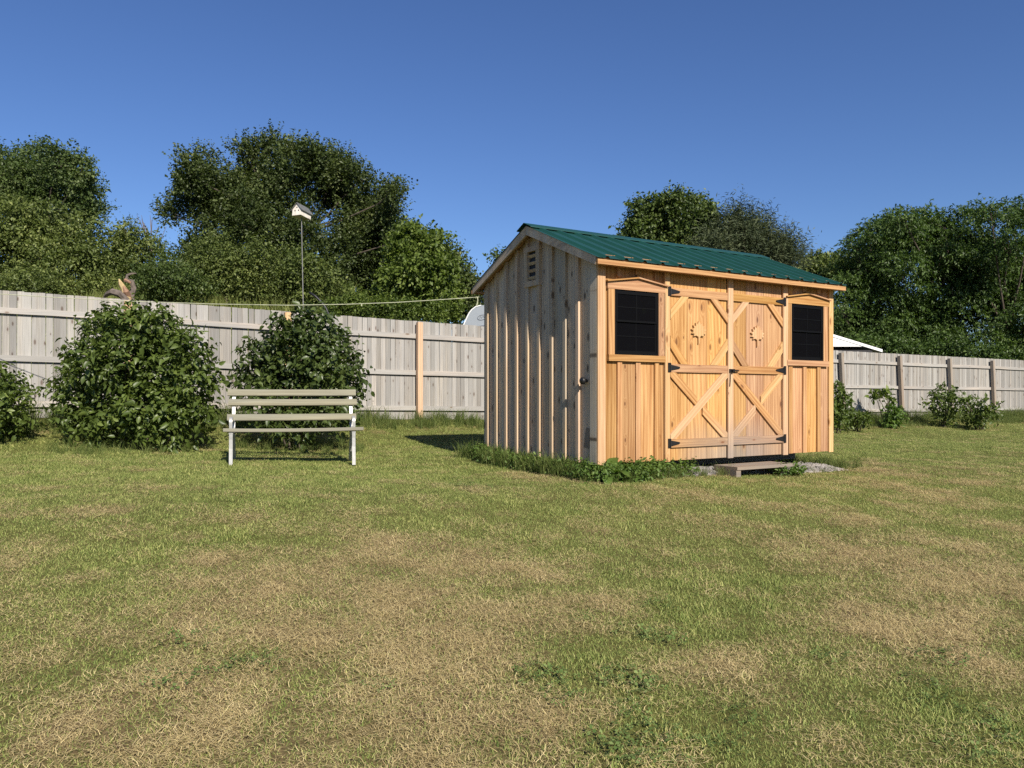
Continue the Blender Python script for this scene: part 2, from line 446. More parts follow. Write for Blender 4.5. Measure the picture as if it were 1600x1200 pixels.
gm = fast_mesh('ground', Vg, Tg, groundmat(), True)
dd = dryness(Vg[:, 0], Vg[:, 1])
a_ = gm.attributes.new('dry', 'FLOAT', 'POINT'); a_.data.foreach_set('value', dd.astype(np.float32))
tag(put('ground', gm), kind='structure')

# ------------------------------------------------------------------ grass (uncountable)
def bladeset(rs, n, rad, h0, h1, w, lean0, lean1, curve, segs=2, zoff=0.0):
    """clump of n blades -> V,T"""
    Vs, Ts = [], []
    for i in range(n):
        a = rs.rand()*2*math.pi; r = rad*math.sqrt(rs.rand())
        bx, by = r*math.cos(a), r*math.sin(a)
        h = h0+(h1-h0)*rs.rand(); az = rs.rand()*2*math.pi; ln = lean0+(lean1-lean0)*rs.rand()
        dx, dy = math.cos(az), math.sin(az)
        tw = az+math.pi/2+(rs.rand()-.5)*1.6
        sx, sy = math.cos(tw), math.sin(tw)
        ww = w*(0.6+0.8*rs.rand())
        base = sum(len(v) for v in Vs)
        pts = []; x, y, z = bx, by, -0.004+zoff*rs.rand(); cur = ln
        for k in range(segs+1):
            pts.append((x, y, z)); st = h/segs
            x += dx*math.sin(cur)*st; y += dy*math.sin(cur)*st; z += max(math.cos(cur), -0.12)*st; cur += curve*(0.5+rs.rand())
            if zoff: dx, dy = dx*math.cos(0.5)-dy*math.sin(0.5)*(1 if i % 2 else -1), dx*math.sin(0.5)*(1 if i % 2 else -1)+dy*math.cos(0.5)
        vs = []
        for k in range(segs):
            f = ww*(1-0.35*k/segs)/2
            vs += [(pts[k][0]-sx*f, pts[k][1]-sy*f, pts[k][2]), (pts[k][0]+sx*f, pts[k][1]+sy*f, pts[k][2])]
        vs.append(pts[-1])
        ts = []
        for k in range(segs-1):
            ts += [(2*k, 2*k+1, 2*k+3), (2*k, 2*k+3, 2*k+2)]
        ts.append((2*segs-2, 2*segs-1, 2*segs))
        Vs.append(np.array(vs)); Ts.append(np.array(ts)+base)
    return np.concatenate(Vs), np.concatenate(Ts)

def scatter(name, protos, P, rot, scl, label, cat):
    """one uncountable object: a point mesh that instances the given clump meshes"""
    me = bpy.data.meshes.new(name)
    me.vertices.add(len(P)); me.vertices.foreach_set('co', np.asarray(P, np.float32).ravel())
    at1 = me.attributes.new('rot', 'FLOAT_VECTOR', 'POINT'); at1.data.foreach_set('vector', np.asarray(rot, np.float32).ravel())
    at2 = me.attributes.new('scl', 'FLOAT', 'POINT'); at2.data.foreach_set('value', np.asarray(scl, np.float32).ravel())
    at3 = me.attributes.new('idx', 'INT', 'POINT'); at3.data.foreach_set('value', np.random.RandomState(len(P)).randint(0, len(protos), len(P)).astype(np.int32))
    pc = bpy.data.collections.new(name+'_clumps')
    for k, pm in enumerate(protos):
        pc.objects.link(bpy.data.objects.new('%s_clump' % name, pm))
    ng = bpy.data.node_groups.new(name+'_scatter', 'GeometryNodeTree')
    ng.interface.new_socket('Geometry', in_out='INPUT', socket_type='NodeSocketGeometry')
    ng.interface.new_socket('Geometry', in_out='OUTPUT', socket_type='NodeSocketGeometry')
    N = ng.nodes; L = ng.links
    gi = N.new('NodeGroupInput'); go = N.new('NodeGroupOutput')
    ci = N.new('GeometryNodeCollectionInfo'); ci.inputs['Collection'].default_value = pc
    ci.inputs['Separate Children'].default_value = True; ci.inputs['Reset Children'].default_value = True
    ip = N.new('GeometryNodeInstanceOnPoints'); ip.inputs['Pick Instance'].default_value = True
    def attr(n, t):
        a = N.new('GeometryNodeInputNamedAttribute'); a.data_type = t; a.inputs[0].default_value = n; return a.outputs[0]
    L.new(gi.outputs[0], ip.inputs['Points']); L.new(ci.outputs[0], ip.inputs['Instance'])
    L.new(attr('idx', 'INT'), ip.inputs['Instance Index'])
    L.new(attr('rot', 'FLOAT_VECTOR'), ip.inputs['Rotation']); L.new(attr('scl', 'FLOAT'), ip.inputs['Scale'])
    L.new(ip.outputs[0], go.inputs[0])
    o = put(name, me)
    md = o.modifiers.new('scatter', 'NODES'); md.node_group = ng
    tag(o, label, cat, kind='stuff')
    return o

def grassmat(name, stops, trans=0.35, scale=3.0):
    m, nt, N, L, P = nodes_of(name)
    ge = N.new('ShaderNodeNewGeometry'); oi = N.new('ShaderNodeObjectInfo')
    nz = N.new('ShaderNodeTexNoise'); nz.inputs['Scale'].default_value = scale; nz.inputs['Detail'].default_value = 4
    L.new(ge.outputs['Position'], nz.inputs['Vector'])
    f = math_(N, L, 'ADD', math_(N, L, 'MULTIPLY', ge.outputs['Random Per Island'], 0.65), math_(N, L, 'MULTIPLY', nz.outputs['Fac'], 0.55))
    f = math_(N, L, 'ADD', f, math_(N, L, 'MULTIPLY', oi.outputs['Random'], 0.15))
    r = ramp(N, stops); L.new(math_(N, L, 'MULTIPLY', f, 0.82), r.inputs[0])
    L.new(r.outputs[0], P.inputs['Base Color']); P.inputs['Roughness'].default_value = 0.6; P.inputs['Specular IOR Level'].default_value = 0.2
    tr = N.new('ShaderNodeBsdfTranslucent'); L.new(r.outputs[0], tr.inputs['Color'])
    mx = N.new('ShaderNodeMixShader'); mx.inputs[0].default_value = trans
    L.new(P.outputs[0], mx.inputs[1]); L.new(tr.outputs[0], mx.inputs[2]); L.new(mx.outputs[0], N['Material Output'].inputs['Surface'])
    return m
GRASS_G = grassmat('green_grass', [(0.12, (0.075, 0.125, 0.026)), (0.5, (0.235, 0.295, 0.076)), (0.9, (0.55, 0.53, 0.20))])
GRASS_D = grassmat('straw_grass', [(0.15, (0.30, 0.235, 0.105)), (0.5, (0.52, 0.415, 0.20)), (0.9, (0.72, 0.60, 0.32))], 0.25)
GRASS_T = grassmat('tall_grass', [(0.15, (0.055, 0.085, 0.020)), (0.55, (0.12, 0.165, 0.040)), (0.95, (0.27, 0.28, 0.10))])
GRASS_M = grassmat('meadow_grass', [(0.15, (0.09, 0.12, 0.03)), (0.55, (0.17, 0.21, 0.055)), (0.95, (0.34, 0.34, 0.12))], scale=0.6)
rs = np.random.RandomState(11)
def protos(nm, k, mat, *a, **kw):
    out = []
    for i in range(k):
        V, T = bladeset(rs, *a, **kw); out.append(fast_mesh(nm, V, T, mat))
    return out
green_p = protos('green_clump', 7, GRASS_G, 140, 0.092, 0.010, 0.027, 0.0025, 0.25, 1.2, 0.45)
lush_p  = protos('lush_clump', 4, GRASS_G, 110, 0.085, 0.020, 0.042, 0.0030, 0.2, 0.95, 0.45)
straw_p = protos('straw_clump', 7, GRASS_D, 180, 0.110, 0.018, 0.048, 0.0017, 0.9, 1.6, 0.30, segs=3, zoff=0.020)
tall_p  = protos('tall_clump', 5, GRASS_T, 40, 0.10, 0.14, 0.42, 0.006, 0.05, 0.5, 0.30, segs=3)
mead_p  = protos('meadow_clump', 4, GRASS_M, 60, 0.35, 0.25, 0.75, 0.022, 0.05, 0.5, 0.25, segs=2)

SHED_TH = R(30.8); SHED_C = np.array([0.889, 7.9]); SL, SW = 3.69, 2.40; ZB = 0.743
ST = np.array([math.cos(SHED_TH), math.sin(SHED_TH)]); SM = np.array([-math.sin(SHED_TH), math.cos(SHED_TH)])
def to_local(x, y):
    dx, dy = x-SHED_C[0], y-SHED_C[1]
    return dx*ST[0]+dy*ST[1], dx*SM[0]+dy*SM[1]
def shed_w(lx, ly, z):
    p = SHED_C+ST*lx+SM*ly
    return Vector((p[0], p[1], z))

def lawn_points(den, ymin, ymax, seed):
    r2 = np.random.RandomState(seed)
    st_ = 1/math.sqrt(den)                     # jittered grid: no bald spots
    x, y = np.meshgrid(np.arange(-(ymax*0.70+1.2), ymax*0.70+1.2, st_), np.arange(ymin, ymax, st_))
    x = x.ravel(); y = y.ravel()
    x = x+(r2.rand(len(x))-0.5)*st_*1.15; y = y+(r2.rand(len(y))-0.5)*st_*1.15
    k = np.abs(x) < y*0.70+1.2
    x, y = x[k], y[k]
    d = (x-FP0[0])*FN[0]+(y-FP0[1])*FN[1]
    lx, ly = to_local(x, y)
    k = (d < -0.1) & ~((lx > -0.02) & (lx < SL+0.02) & (ly > -0.12) & (ly < SW+0.02))
    return x[k], y[k], r2
bands = [(1.3, 4.5, 210), (4.5, 9.0, 140), (9.0, 15.0, 70), (15.0, 27.0, 34)]
GP, SP_, LP = [], [], []
for bi, (y0, y1, den) in enumerate(bands):
    x, y, r2 = lawn_points(den, y0, y1, 40+bi)
    dr = dryness(x, y); q = r2.rand(len(x))
    sc = 0.8+0.5*r2.rand(len(x))+0.12*bi
    pr = np.clip(0.07+(dr-0.27)*1.00, 0.06, 0.52)
    isd = q < pr
    lush = (~isd) & (dr < 0.13) & (r2.rand(len(x)) < 0.35)
    Z = ground_z(x, y)
    A = np.stack([x, y, Z, r2.rand(len(x))*6.28, sc], -1)
    SP_.append(A[isd]); LP.append(A[lush]); GP.append(A[~isd & ~lush])
for nm, pr_, arr, lb in (('lawn_grass', green_p, GP, 'short green mown grass all over the lawn'), ('lush_grass', lush_p, LP, 'darker longer tufts of grass in the greener parts of the lawn'),
                         ('dry_grass', straw_p, SP_, 'straw coloured dead grass in worn patches of the lawn')):
    A = np.concatenate(arr)
    e = 0.05
    tx_ = np.arctan((ground_z(A[:, 0], A[:, 1]+e)-ground_z(A[:, 0], A[:, 1]-e))/(2*e)); ty_ = -np.arctan((ground_z(A[:, 0]+e, A[:, 1])-ground_z(A[:, 0]-e, A[:, 1]))/(2*e))
    ca, sa = np.cos(A[:, 3]), np.sin(A[:, 3])
    rot = np.stack([tx_*ca+ty_*sa, -tx_*sa+ty_*ca, A[:, 3]], -1)
    scatter(nm, pr_, A[:, :3], rot, A[:, 4], lb, 'grass')

# clover and plantain in the greener spots
def cloverset(r_, n, rad):
    Vs, Ts = [], []; b = 0
    for i in range(n):
        a = r_.rand()*6.283; q = rad*math.sqrt(r_.rand()); cx_, cy_ = q*math.cos(a), q*math.sin(a); z = 0.012+0.022*r_.rand(); sz = 0.007+0.008*r_.rand(); az = r_.rand()*6.283
        tx_, ty_ = r_.normal()*0.35, r_.normal()*0.35
        for k in range(3):
            aa = az+k*2.094
            pts = []
            for rr_, da in ((0.1, 0), (0.75, -0.5), (1.1, 0), (0.75, 0.5)):
                x_, y_ = sz*rr_*math.cos(aa+da), sz*rr_*math.sin(aa+da)
                pts.append((cx_+x_, cy_+y_, z+x_*tx_+y_*ty_))
            Vs.append(np.array(pts)); Ts.append(np.array([(0, 1, 2), (0, 2, 3)])+b); b += 4
    return np.concatenate(Vs), np.concatenate(Ts)
CLOVER = grassmat('clover', [(0.15, (0.06, 0.105, 0.024)), (0.55, (0.135, 0.20, 0.055)), (0.95, (0.25, 0.31, 0.11))], 0.3)
clover_p = []
for k in range(4):
    V_, T_ = cloverset(rs, 34, 0.10); clover_p.append(fast_mesh('clover_clump', V_, T_, CLOVER))
r3 = np.random.RandomState(77); cp = []
for a, b, ra, rb in LUSH[4:6]+[(x_, y_, 0.35, 0.3) for x_, y_ in (ground_at(1060, 985), ground_at(1130, 1130), ground_at(740, 760), ground_at(1460, 1060), ground_at(330, 1060), ground_at(860, 1060))]:
    m_ = int(11*max(0.5, ra*rb*2))
    cp.append(np.stack([a+ra*0.6*r3.normal(size=m_), b+rb*0.6*r3.normal(size=m_)], -1))
cp = np.concatenate(cp); cp = cp[cp[:, 1] > 1.3]
scatter('clover', clover_p, np.stack([cp[:, 0], cp[:, 1], ground_z(cp[:, 0], cp[:, 1])], -1), np.stack([np.zeros(len(cp)), np.zeros(len(cp)), r3.rand(len(cp))*6.28], -1), 0.7+0.6*r3.rand(len(cp)), 'patches of clover in the greener parts of the lawn', 'clover')

# tall grass along the fence foot
r2 = np.random.RandomState(5)
n = 2600
s_ = r2.rand(n)*(FLEN+6)-3; d_ = -0.12-np.where(s_ > 17, 1.2, 0.75)*r2.rand(n)**1.4
k_ = fbm(s_*0.8, d_*0.5+3) > 0.33
s_, d_ = s_[k_], d_[k_]
tx = FP0[0]+FU[0]*s_+FN[0]*d_; ty = FP0[1]+FU[1]*s_+FN[1]*d_
tp = np.stack([tx, ty, ground_z(tx, ty)], -1)
tsc = (0.45+0.75*r2.rand(len(tx)))*np.interp(-d_, [0.1, 0.9], [1.0, 0.55])
# round the bushes, along the shed wall and at its right end
ex = []
for cx_, cy_, rr_, nn in ((-5.06, 10.3, 1.05, 150), (-3.05, 11.0, 0.95, 120), (-7.2, 10.2, 0.7, 90)):
    a = r2.rand(nn)*6.28; q = rr_*np.sqrt(r2.rand(nn)); ex.append(np.stack([cx_+q*np.cos(a), cy_+q*np.sin(a), 0.22+0.32*r2.rand(nn)], -1))
for lx0, lx1, ly0, ly1, nn, sc0 in ((-0.28, -0.03, 0.0, 2.6, 150, 0.60), (3.62, 4.0, -0.2, 0.9, 60, 0.42), (0.9, 1.7, -0.35, -0.12, 22, 0.35), (2.85, 3.6, -0.34, -0.22, 8, 0.3), (-0.3, 0.9, -0.4, -0.05, 40, 0.4)):
    lx = lx0+(lx1-lx0)*r2.rand(nn); ly = ly0+(ly1-ly0)*r2.rand(nn)
    p = SHED_C[None]+lx[:, None]*ST+ly[:, None]*SM
    ex.append(np.stack([p[:, 0], p[:, 1], sc0*(0.6+0.8*r2.rand(nn))], -1))
ex = np.concatenate(ex)
tp = np.concatenate([tp, np.stack([ex[:, 0], ex[:, 1], ground_z(ex[:, 0], ex[:, 1])], -1)]); tsc = np.concatenate([tsc, ex[:, 2]])
scatter('tall_grass', tall_p, tp, np.stack([0*tsc, 0*tsc, r2.rand(len(tsc))*6.28], -1), tsc, 'tall uncut grass along the foot of the fence, bushes and shed', 'grass')
# meadow on the bank behind the fence
n = 5200
s_ = r2.rand(n)*34-10; d_ = 0.6+26*r2.rand(n)**1.3
mx_ = FP0[0]+FU[0]*s_+FN[0]*d_; my_ = FP0[1]+FU[1]*s_+FN[1]*d_
msc = (0.6+0.7*r2.rand(n))*np.where(s_ < 5, 0.65, 1.0)
keep_ = np.hypot(mx_-(196-800)/F_PX*19.0, my_-19.0) > 1.3
mx_, my_, msc, n = mx_[keep_], my_[keep_], msc[keep_], int(keep_.sum())
scatter('meadow_grass', mead_p, np.stack([mx_, my_, ground_z(mx_, my_)], -1), np.stack([0*msc, 0*msc, r2.rand(n)*6.28], -1), msc, 'long yellow green meadow grass on the bank behind the fence', 'grass')

# ------------------------------------------------------------------ fence
fence = empty('picket_fence', (FP0[0], FP0[1], 0), math.atan2(FU[1], FU[0]))
tag(fence, 'long weathered grey wooden privacy fence running behind the lawn and shed', 'fence')
PW, PH = 0.089, 1.83
rf = random.Random(21)
PICK = []
for i in range(7):
    w = PW-0.003; h = PH+rf.uniform(-0.002, 0.002)
    top = [(w/2, h-0.004), (w/2-0.006, h), (-w/2+0.006, h), (-w/2, h-0.004)]
    b = MB().prism([(-w/2, 0), (w/2, 0)]+top, -0.009, 0.009)
    PICK.append(b.mesh('picket', FENCE))
stuff = MB()
s = -3.0; npk = 0
while s < FLEN+4.5:
    z0 = float(fence_base(s))+0.0
    dy = rf.uniform(-0.002, 0.003)
    if 9.6 < s < 18.2 or s > 30.3 or s < -2.2:
        w = PW-0.003
        stuff.box((s-w/2, -0.009+dy, z0), (s+w/2, 0.009+dy, z0+PH))
    else:
        o = put('picket', PICK[rf.randrange(7)], fence, (s, dy, z0+rf.uniform(-0.004, 0.004)), (0, rf.uniform(-0.004, 0.004), rf.uniform(-0.015, 0.015))); npk += 1
    s += PW+rf.uniform(0.0, 0.002)
so = stuff.build('hidden_pickets', FENCE, fence); so['kind'] = 'stuff'
posts = [-0.8, 1.63, 4.06, 6.49, 8.93, 11.37, 13.81, 16.25, 18.9, 21.55, 24.1, 26.55, 29.0, 31.4]
for i, ps in enumerate(posts):
    right = ps > 15
    zb = float(fence_base(ps))-0.1
    lean = 0.075 if right else 0.0
    hgt = 1.80 if not right else 1.77
    o = put('post', stick(0.105, 0.10, hgt+0.1, POSTG if right else POSTW, 0.008), fence, (ps+(lean*0.9 if right else 0), -0.112, zb), (0, -lean, 0))
    if i+1 < len(posts):
        pe = posts[i+1]
        for k, hz in enumerate((0.16, 0.82, 1.50)):
            za = float(fence_base(ps))+hz; ze = float(fence_base(pe))+hz
            b = MB()
            n = 5; hh = 0.085
            pts = []
            for j in range(n+1):
                u = j/n; sg = 0.006*math.sin(u*3.1+ps)+rf.uniform(-0.003, 0.003)
                pts.append((u*(pe-ps), za+(ze-za)*u+sg))
            vs = []; fs = []
            for x_, z_ in pts:
                vs += [(x_, -0.040, z_), (x_, 0, z_), (x_, 0, z_+hh), (x_, -0.040, z_+hh)]
            for j in range(n):
                for q in range(4):
                    fs.append((j*4+q, (j+1)*4+q, (j+1)*4+(q+1) % 4, j*4+(q+1) % 4))
            fs += [(0, 1, 2, 3), (n*4+3, n*4+2, n*4+1, n*4)]
            b.add(vs, fs)
            put('rail', b.mesh('rail', RAIL), fence, (ps, -0.0135, 0))

# ------------------------------------------------------------------ shed
shed = empty('garden_shed', (SHED_C[0], SHED_C[1], 0), SHED_TH)
tag(shed, 'small board and batten wooden shed with green metal roof and double doors', 'shed')
ZW = 2.875                       # wall top at the eaves
SLOPE = 0.42
def roof_under(y):              # underside of the rafters above local y
    return ZW+SLOPE*(y if y < SW/2 else SW-y)

# walls: dark core behind the boards so no light leaks through the joints
core = MB()
core.box((0.03, 0.03, ZB), (SL-0.03, SW-0.03, ZW-0.02))
wall = core.build('wall_core', DARKW, shed)
gc = MB(); gc.add([(0.03, 0.03, ZW-0.02), (0.03, SW-0.03, ZW-0.02), (0.03, SW/2, ZW+SLOPE*SW/2-0.04), (SL-0.03, 0.03, ZW-0.02), (SL-0.03, SW-0.03, ZW-0.02), (SL-0.03, SW/2, ZW+SLOPE*SW/2-0.04)],
                   [(0, 2, 1), (3, 4, 5), (0, 3, 5, 2), (1, 2, 5, 4), (0, 1, 4, 3)])
gc.build('gable_core', DARKW, shed)

front = empty('front_wall'); front.parent = shed
gable = empty('gable_wall'); gable.parent = shed
TB = 0.022                       # board thickness
def vboard(x0, x1, z0, z1, y0, th, mat, parent, name='board', gap=0.003):
    return put(name, stick(x1-x0-gap, th, z1-z0, mat, 0.003), parent, ((x0+x1)/2, y0-th/2, z0))
# front boards: outer face of boards at y = 0
bx = [0.0, 0.263, 0.513, 0.772, 0.905]
for a, b in zip(bx[:-1], bx[1:]): vboard(a, b, ZB, ZW-0.01, 0.022, TB, PINE, front)
bx = [2.80, 2.93, 3.175, 3.441, SL]
for a, b in zip(bx[:-1], bx[1:]): vboard(a, b, ZB, ZW-0.01, 0.022, TB, PINE, front)
# battens, cut round the windows
for c, lo, hi in ((0.263, 1.808, 2.66), (0.513, 1.808, 2.70), (0.772, 1.808, 2.66), (2.915, 1.815, 2.66), (3.175, 1.815, 2.70), (3.441, 1.815, 2.70)):
    vboard(c-0.031, c+0.031, ZB, lo-0.005, 0.0, 0.024, PINE, front, 'batten', 0)
    vboard(c-0.031, c+0.031, hi+0.03, ZW-0.03, 0.0, 0.024, PINE, front, 'batten', 0)
# corner boards
vboard(-0.026, 0.074, ZB-0.01, ZW, 0.0, 0.026, PINE_X, front, 'corner_board', 0)
vboard(3.632, SL+0.026, ZB-0.01, ZW, 0.0, 0.026, PINE_X, front, 'corner_board', 0)
# frieze just under the eave
put('frieze_board', MB().box((0.075, -0.020, ZW-0.03), (SL-0.06, 0.0, ZW+0.03)).mesh('frieze', PINE_H), front)

# gable wall boards (outer face x = 0) cut to the roof slope
def gable_piece(name, y0, y1, z0, x0, th, mat, cut=0.02, sgn=-1):
    ys = [y0]+([SW/2] if y0 < SW/2 < y1 else [])+[y1]
    top = [roof_under(y)-cut for y in ys]
    c = (y0+y1)/2
    poly = [(y0-c, 0), (y1-c, 0)]+[(y-c, t-z0) for y, t in zip(ys[::-1], top[::-1])]
    # prism() works in x,z; turn it so that x -> local y of the shed
    b = MB().prism([(-p[0], p[1]) for p in poly][::-1], 0, th)
    return put(name, b.mesh(name, mat), gable, (x0, c, z0), (0, 0, R(-90)))
by = [0.0, 0.335, 0.575, 0.837, 1.098, 1.345, 1.592, 1.85, 2.09, 2.32, SW]
for a, b in zip(by[:-1], by[1:]): gable_piece('board', a+0.0015, b-0.0015, ZB, 0.0, TB, GREYPINE)
for c in by[1:-1]:
    for lo, hi in ([(ZB, None)] if not 1.07 < c < 1.40 else [(ZB, 2.775), (3.135, None)]):
        if hi is None: gable_piece('batten', c-0.026, c+0.026, lo, -0.034, 0.034, BATTEN_G)
        else: put('batten', stick(0.034, 0.052, hi-lo, BATTEN_G, 0.003), gable, (-0.017, c, lo))
put('corner_board', stick(0.026, 0.115, ZW-ZB-0.02, GREYPINE, 0.004), gable, (-0.0135, 0.0575, ZB-0.008))
put('corner_board', stick(0.026, 0.06, ZW-ZB-0.04, GREYPINE, 0.004), gable, (-0.0135, SW-0.03, ZB))
# gable vent
vent = empty('gable_vent'); vent.parent = shed
vy0, vy1, vz0, vz1 = 1.062, 1.385, 2.785, 3.125
put('frame', MB().box((-0.045, vy0, vz0), (-0.001, vy0+0.07, vz1)).mesh('frame', BATTEN_G), vent)
put('frame', MB().box((-0.045, vy1-0.07, vz0), (-0.001, vy1, vz1)).mesh('frame', BATTEN_G), vent)
put('frame', MB().box((-0.048, vy0-0.005, vz1), (-0.001, vy1+0.005, vz1+0.06)).mesh('frame', BATTEN_G), vent)
put('frame', MB().box((-0.048, vy0-0.005, vz0-0.065), (-0.001, vy1+0.005, vz0)).mesh('frame', BATTEN_G), vent)
put('vent_opening', MB().box((-0.010, vy0+0.07, vz0), (-0.002, vy1-0.07, vz1)).mesh('vent_opening', DARKW), vent)
for k in range(4):
    z = vz0+0.035+k*0.085
    put('slat', MB().box((-0.004, vy0+0.072, -0.019), (0.004, vy1-0.072, 0.019)).mesh('slat', BATTEN_G), vent, (-0.024, 0, z), (0, R(-35), 0))
# other walls
backw = empty('back_wall'); backw.parent = shed
for k in range(14):
    a = k*SL/14; put('board', stick(SL/14-0.003, TB, ZW-ZB, GREYPINE, 0.003), backw, (a+SL/28, SW-0.0, ZB))
    if k: put('batten', stick(0.055, 0.03, ZW-ZB, BATTEN_G, 0.003), backw, (a, SW+0.0265, ZB))
rightw = empty('end_wall'); rightw.parent = shed
for a, b in zip(by[:-1], by[1:]):
    c = (a+b)/2; ys = [a+0.0015]+([SW/2] if a < SW/2 < b else [])+[b-0.0015]
    poly = [(ys[0]-c, 0), (ys[-1]-c, 0)]+[(y-c, roof_under(y)-0.02-ZB) for y in ys[::-1]]
    put('board', MB().prism(poly, -TB, 0).mesh('board', PINE), rightw, (SL-0.0, c, ZB), (0, 0, R(90)))

# round black fitting and old patch on the gable wall
kn = MB()
prof = [(0.0, 0.018), (0.03, 0.018), (0.035, 0.036), (0.06, 0.040), (0.075, 0.030), (0.08, 0.0)]
n = 14
vs = [(-x, r*math.cos(2*math.pi*k/n), r*math.sin(2*math.pi*k/n)) for x, r in prof for k in range(n)]
fs = [(i*n+k, i*n+(k+1) % n, (i+1)*n+(k+1) % n, (i+1)*n+k) for i in range(len(prof)-1) for k in range(n)]
kn.add(vs, fs); kn.build('wall_knob', BLACK, shed, (-0.001, 0.20, 1.605), smooth=True)
put('wall_patch', MB().prism([(-0.055, 0), (0.05, -0.0), (0.05, 0.21), (-0.01, 0.21)], -0.004, 0.0).mesh('wall_patch', STEPW), shed, (-0.0015, 0.20, 0.90), (0, 0, R(-90)))

# door frame posts and centre strip
vboard(0.880, 0.948, ZB-0.012, ZW-0.025, -0.002, 0.034, PINE_X, front, 'door_post', 0)
vboard(2.765, 2.850, ZB-0.012, ZW-0.025, -0.002, 0.034, PINE_X, front, 'door_post', 0)
put('door_back', MB().box((0.95, 0.012, ZB), (2.76, 0.028, ZW-0.02)).mesh('door_back', DARKW), front)

def hbar(name, x0, x1, z0, z1, y0, th, mat, parent):
    return put(name, MB().box((-(x1-x0)/2, -th, -(z1-z0)/2), ((x1-x0)/2, 0, (z1-z0)/2)).mesh(name, mat), parent, ((x0+x1)/2, y0, (z0+z1)/2))
def diag(name, x0, z0, x1, z1, w, y0, th, mat, parent, clip):
    """brace between two points, cut to the rectangle clip = (xa, xb, za, zb)"""
    d = Vector((x1-x0, z1-z0)).normalized(); nrm = Vector((-d.y, d.x))
    e = 0.25
    P4 = [Vector((x0, z0))-d*e+nrm*w/2, Vector((x0, z0))-d*e-nrm*w/2, Vector((x1, z1))+d*e-nrm*w/2, Vector((x1, z1))+d*e+nrm*w/2]
    poly = P4
    xa, xb, za, zb_ = clip
    for ax, lim, keep in ((0, xa, 1), (0, xb, -1), (1, za, 1), (1, zb_, -1)):
        out = []
        for i in range(len(poly)):
            p, q = poly[i], poly[(i+1) % len(poly)]
            ip, iq = (p[ax]-lim)*keep >= 0, (q[ax]-lim)*keep >= 0
            if ip: out.append(p)
            if ip != iq:
                t = (lim-p[ax])/(q[ax]-p[ax]); out.append(p+(q-p)*t)
        poly = out
    c = Vector(((x0+x1)/2, (z0+z1)/2)); ang = math.atan2(d.x, d.y)          # local z of the piece runs along the brace
    loc = []
    for p in poly:
        v = p-c; loc.append((v.dot(Vector((math.cos(ang), -math.sin(ang)))), v.dot(d)))
    area = sum(loc[i][0]*loc[(i+1) % len(loc)][1]-loc[(i+1) % len(loc)][0]*loc[i][1] for i in range(len(loc)))
    if area < 0: loc = loc[::-1]
    return put(name, MB().prism(loc, -th, 0).mesh(name, mat), parent, (c.x, y0, c.y), (0, ang, 0))

def t_hinge(parent, x, z, sgn, y):
    b = MB()
    b.box((-0.017, -0.006, -0.052), (0.017, 0, 0.052))
    b.tube([(0.017*sgn, -0.009, -0.05), (0.017*sgn, -0.009, 0.05)], 0.007, 6)
    tri = [(0.02, -0.032), (0.15, -0.010), (0.16, 0.0), (0.15, 0.010), (0.02, 0.032)]
    if sgn < 0: tri = [(-a, c) for a, c in tri][::-1]
    b.prism(tri, -0.005, 0)
    return b.build('hinge', BLACK, parent, (x, y, z))

LEAF = [(0, .118), (.022, .078), (.050, .094), (.048, .058), (.086, .066), (.070, .036), (.112, .022), (.084, .002), (.108, -.026), (.070, -.026), (.076, -.056), (.036, -.046), (.010, -.062),
        (.008, -.135), (-.008, -.135),
        (-.010, -.062), (-.036, -.046), (-.076, -.056), (-.070, -.026), (-.108, -.026), (-.084, .002), (-.112, .022), (-.070, .036), (-.086, .066), (-.048, .058), (-.050, .094), (-.022, .078)]
def leaf_mesh():
    n = len(LEAF); pts = LEAF[::-1]
    vs = [(x, -0.024, z) for x, z in pts]+[(x, -0.002, z) for x, z in pts]+[(0, -0.024, 0)]
    fs = []
    for k in range(n):
        j = (k+1) % n
        fs.append((k, j, 2*n)); fs.append((k, k+n, j+n, j))
    # rear disc not needed: it sits on the planks
    return mesh('leaf_cutout', vs, fs, PINE_X)
LEAFM = leaf_mesh()
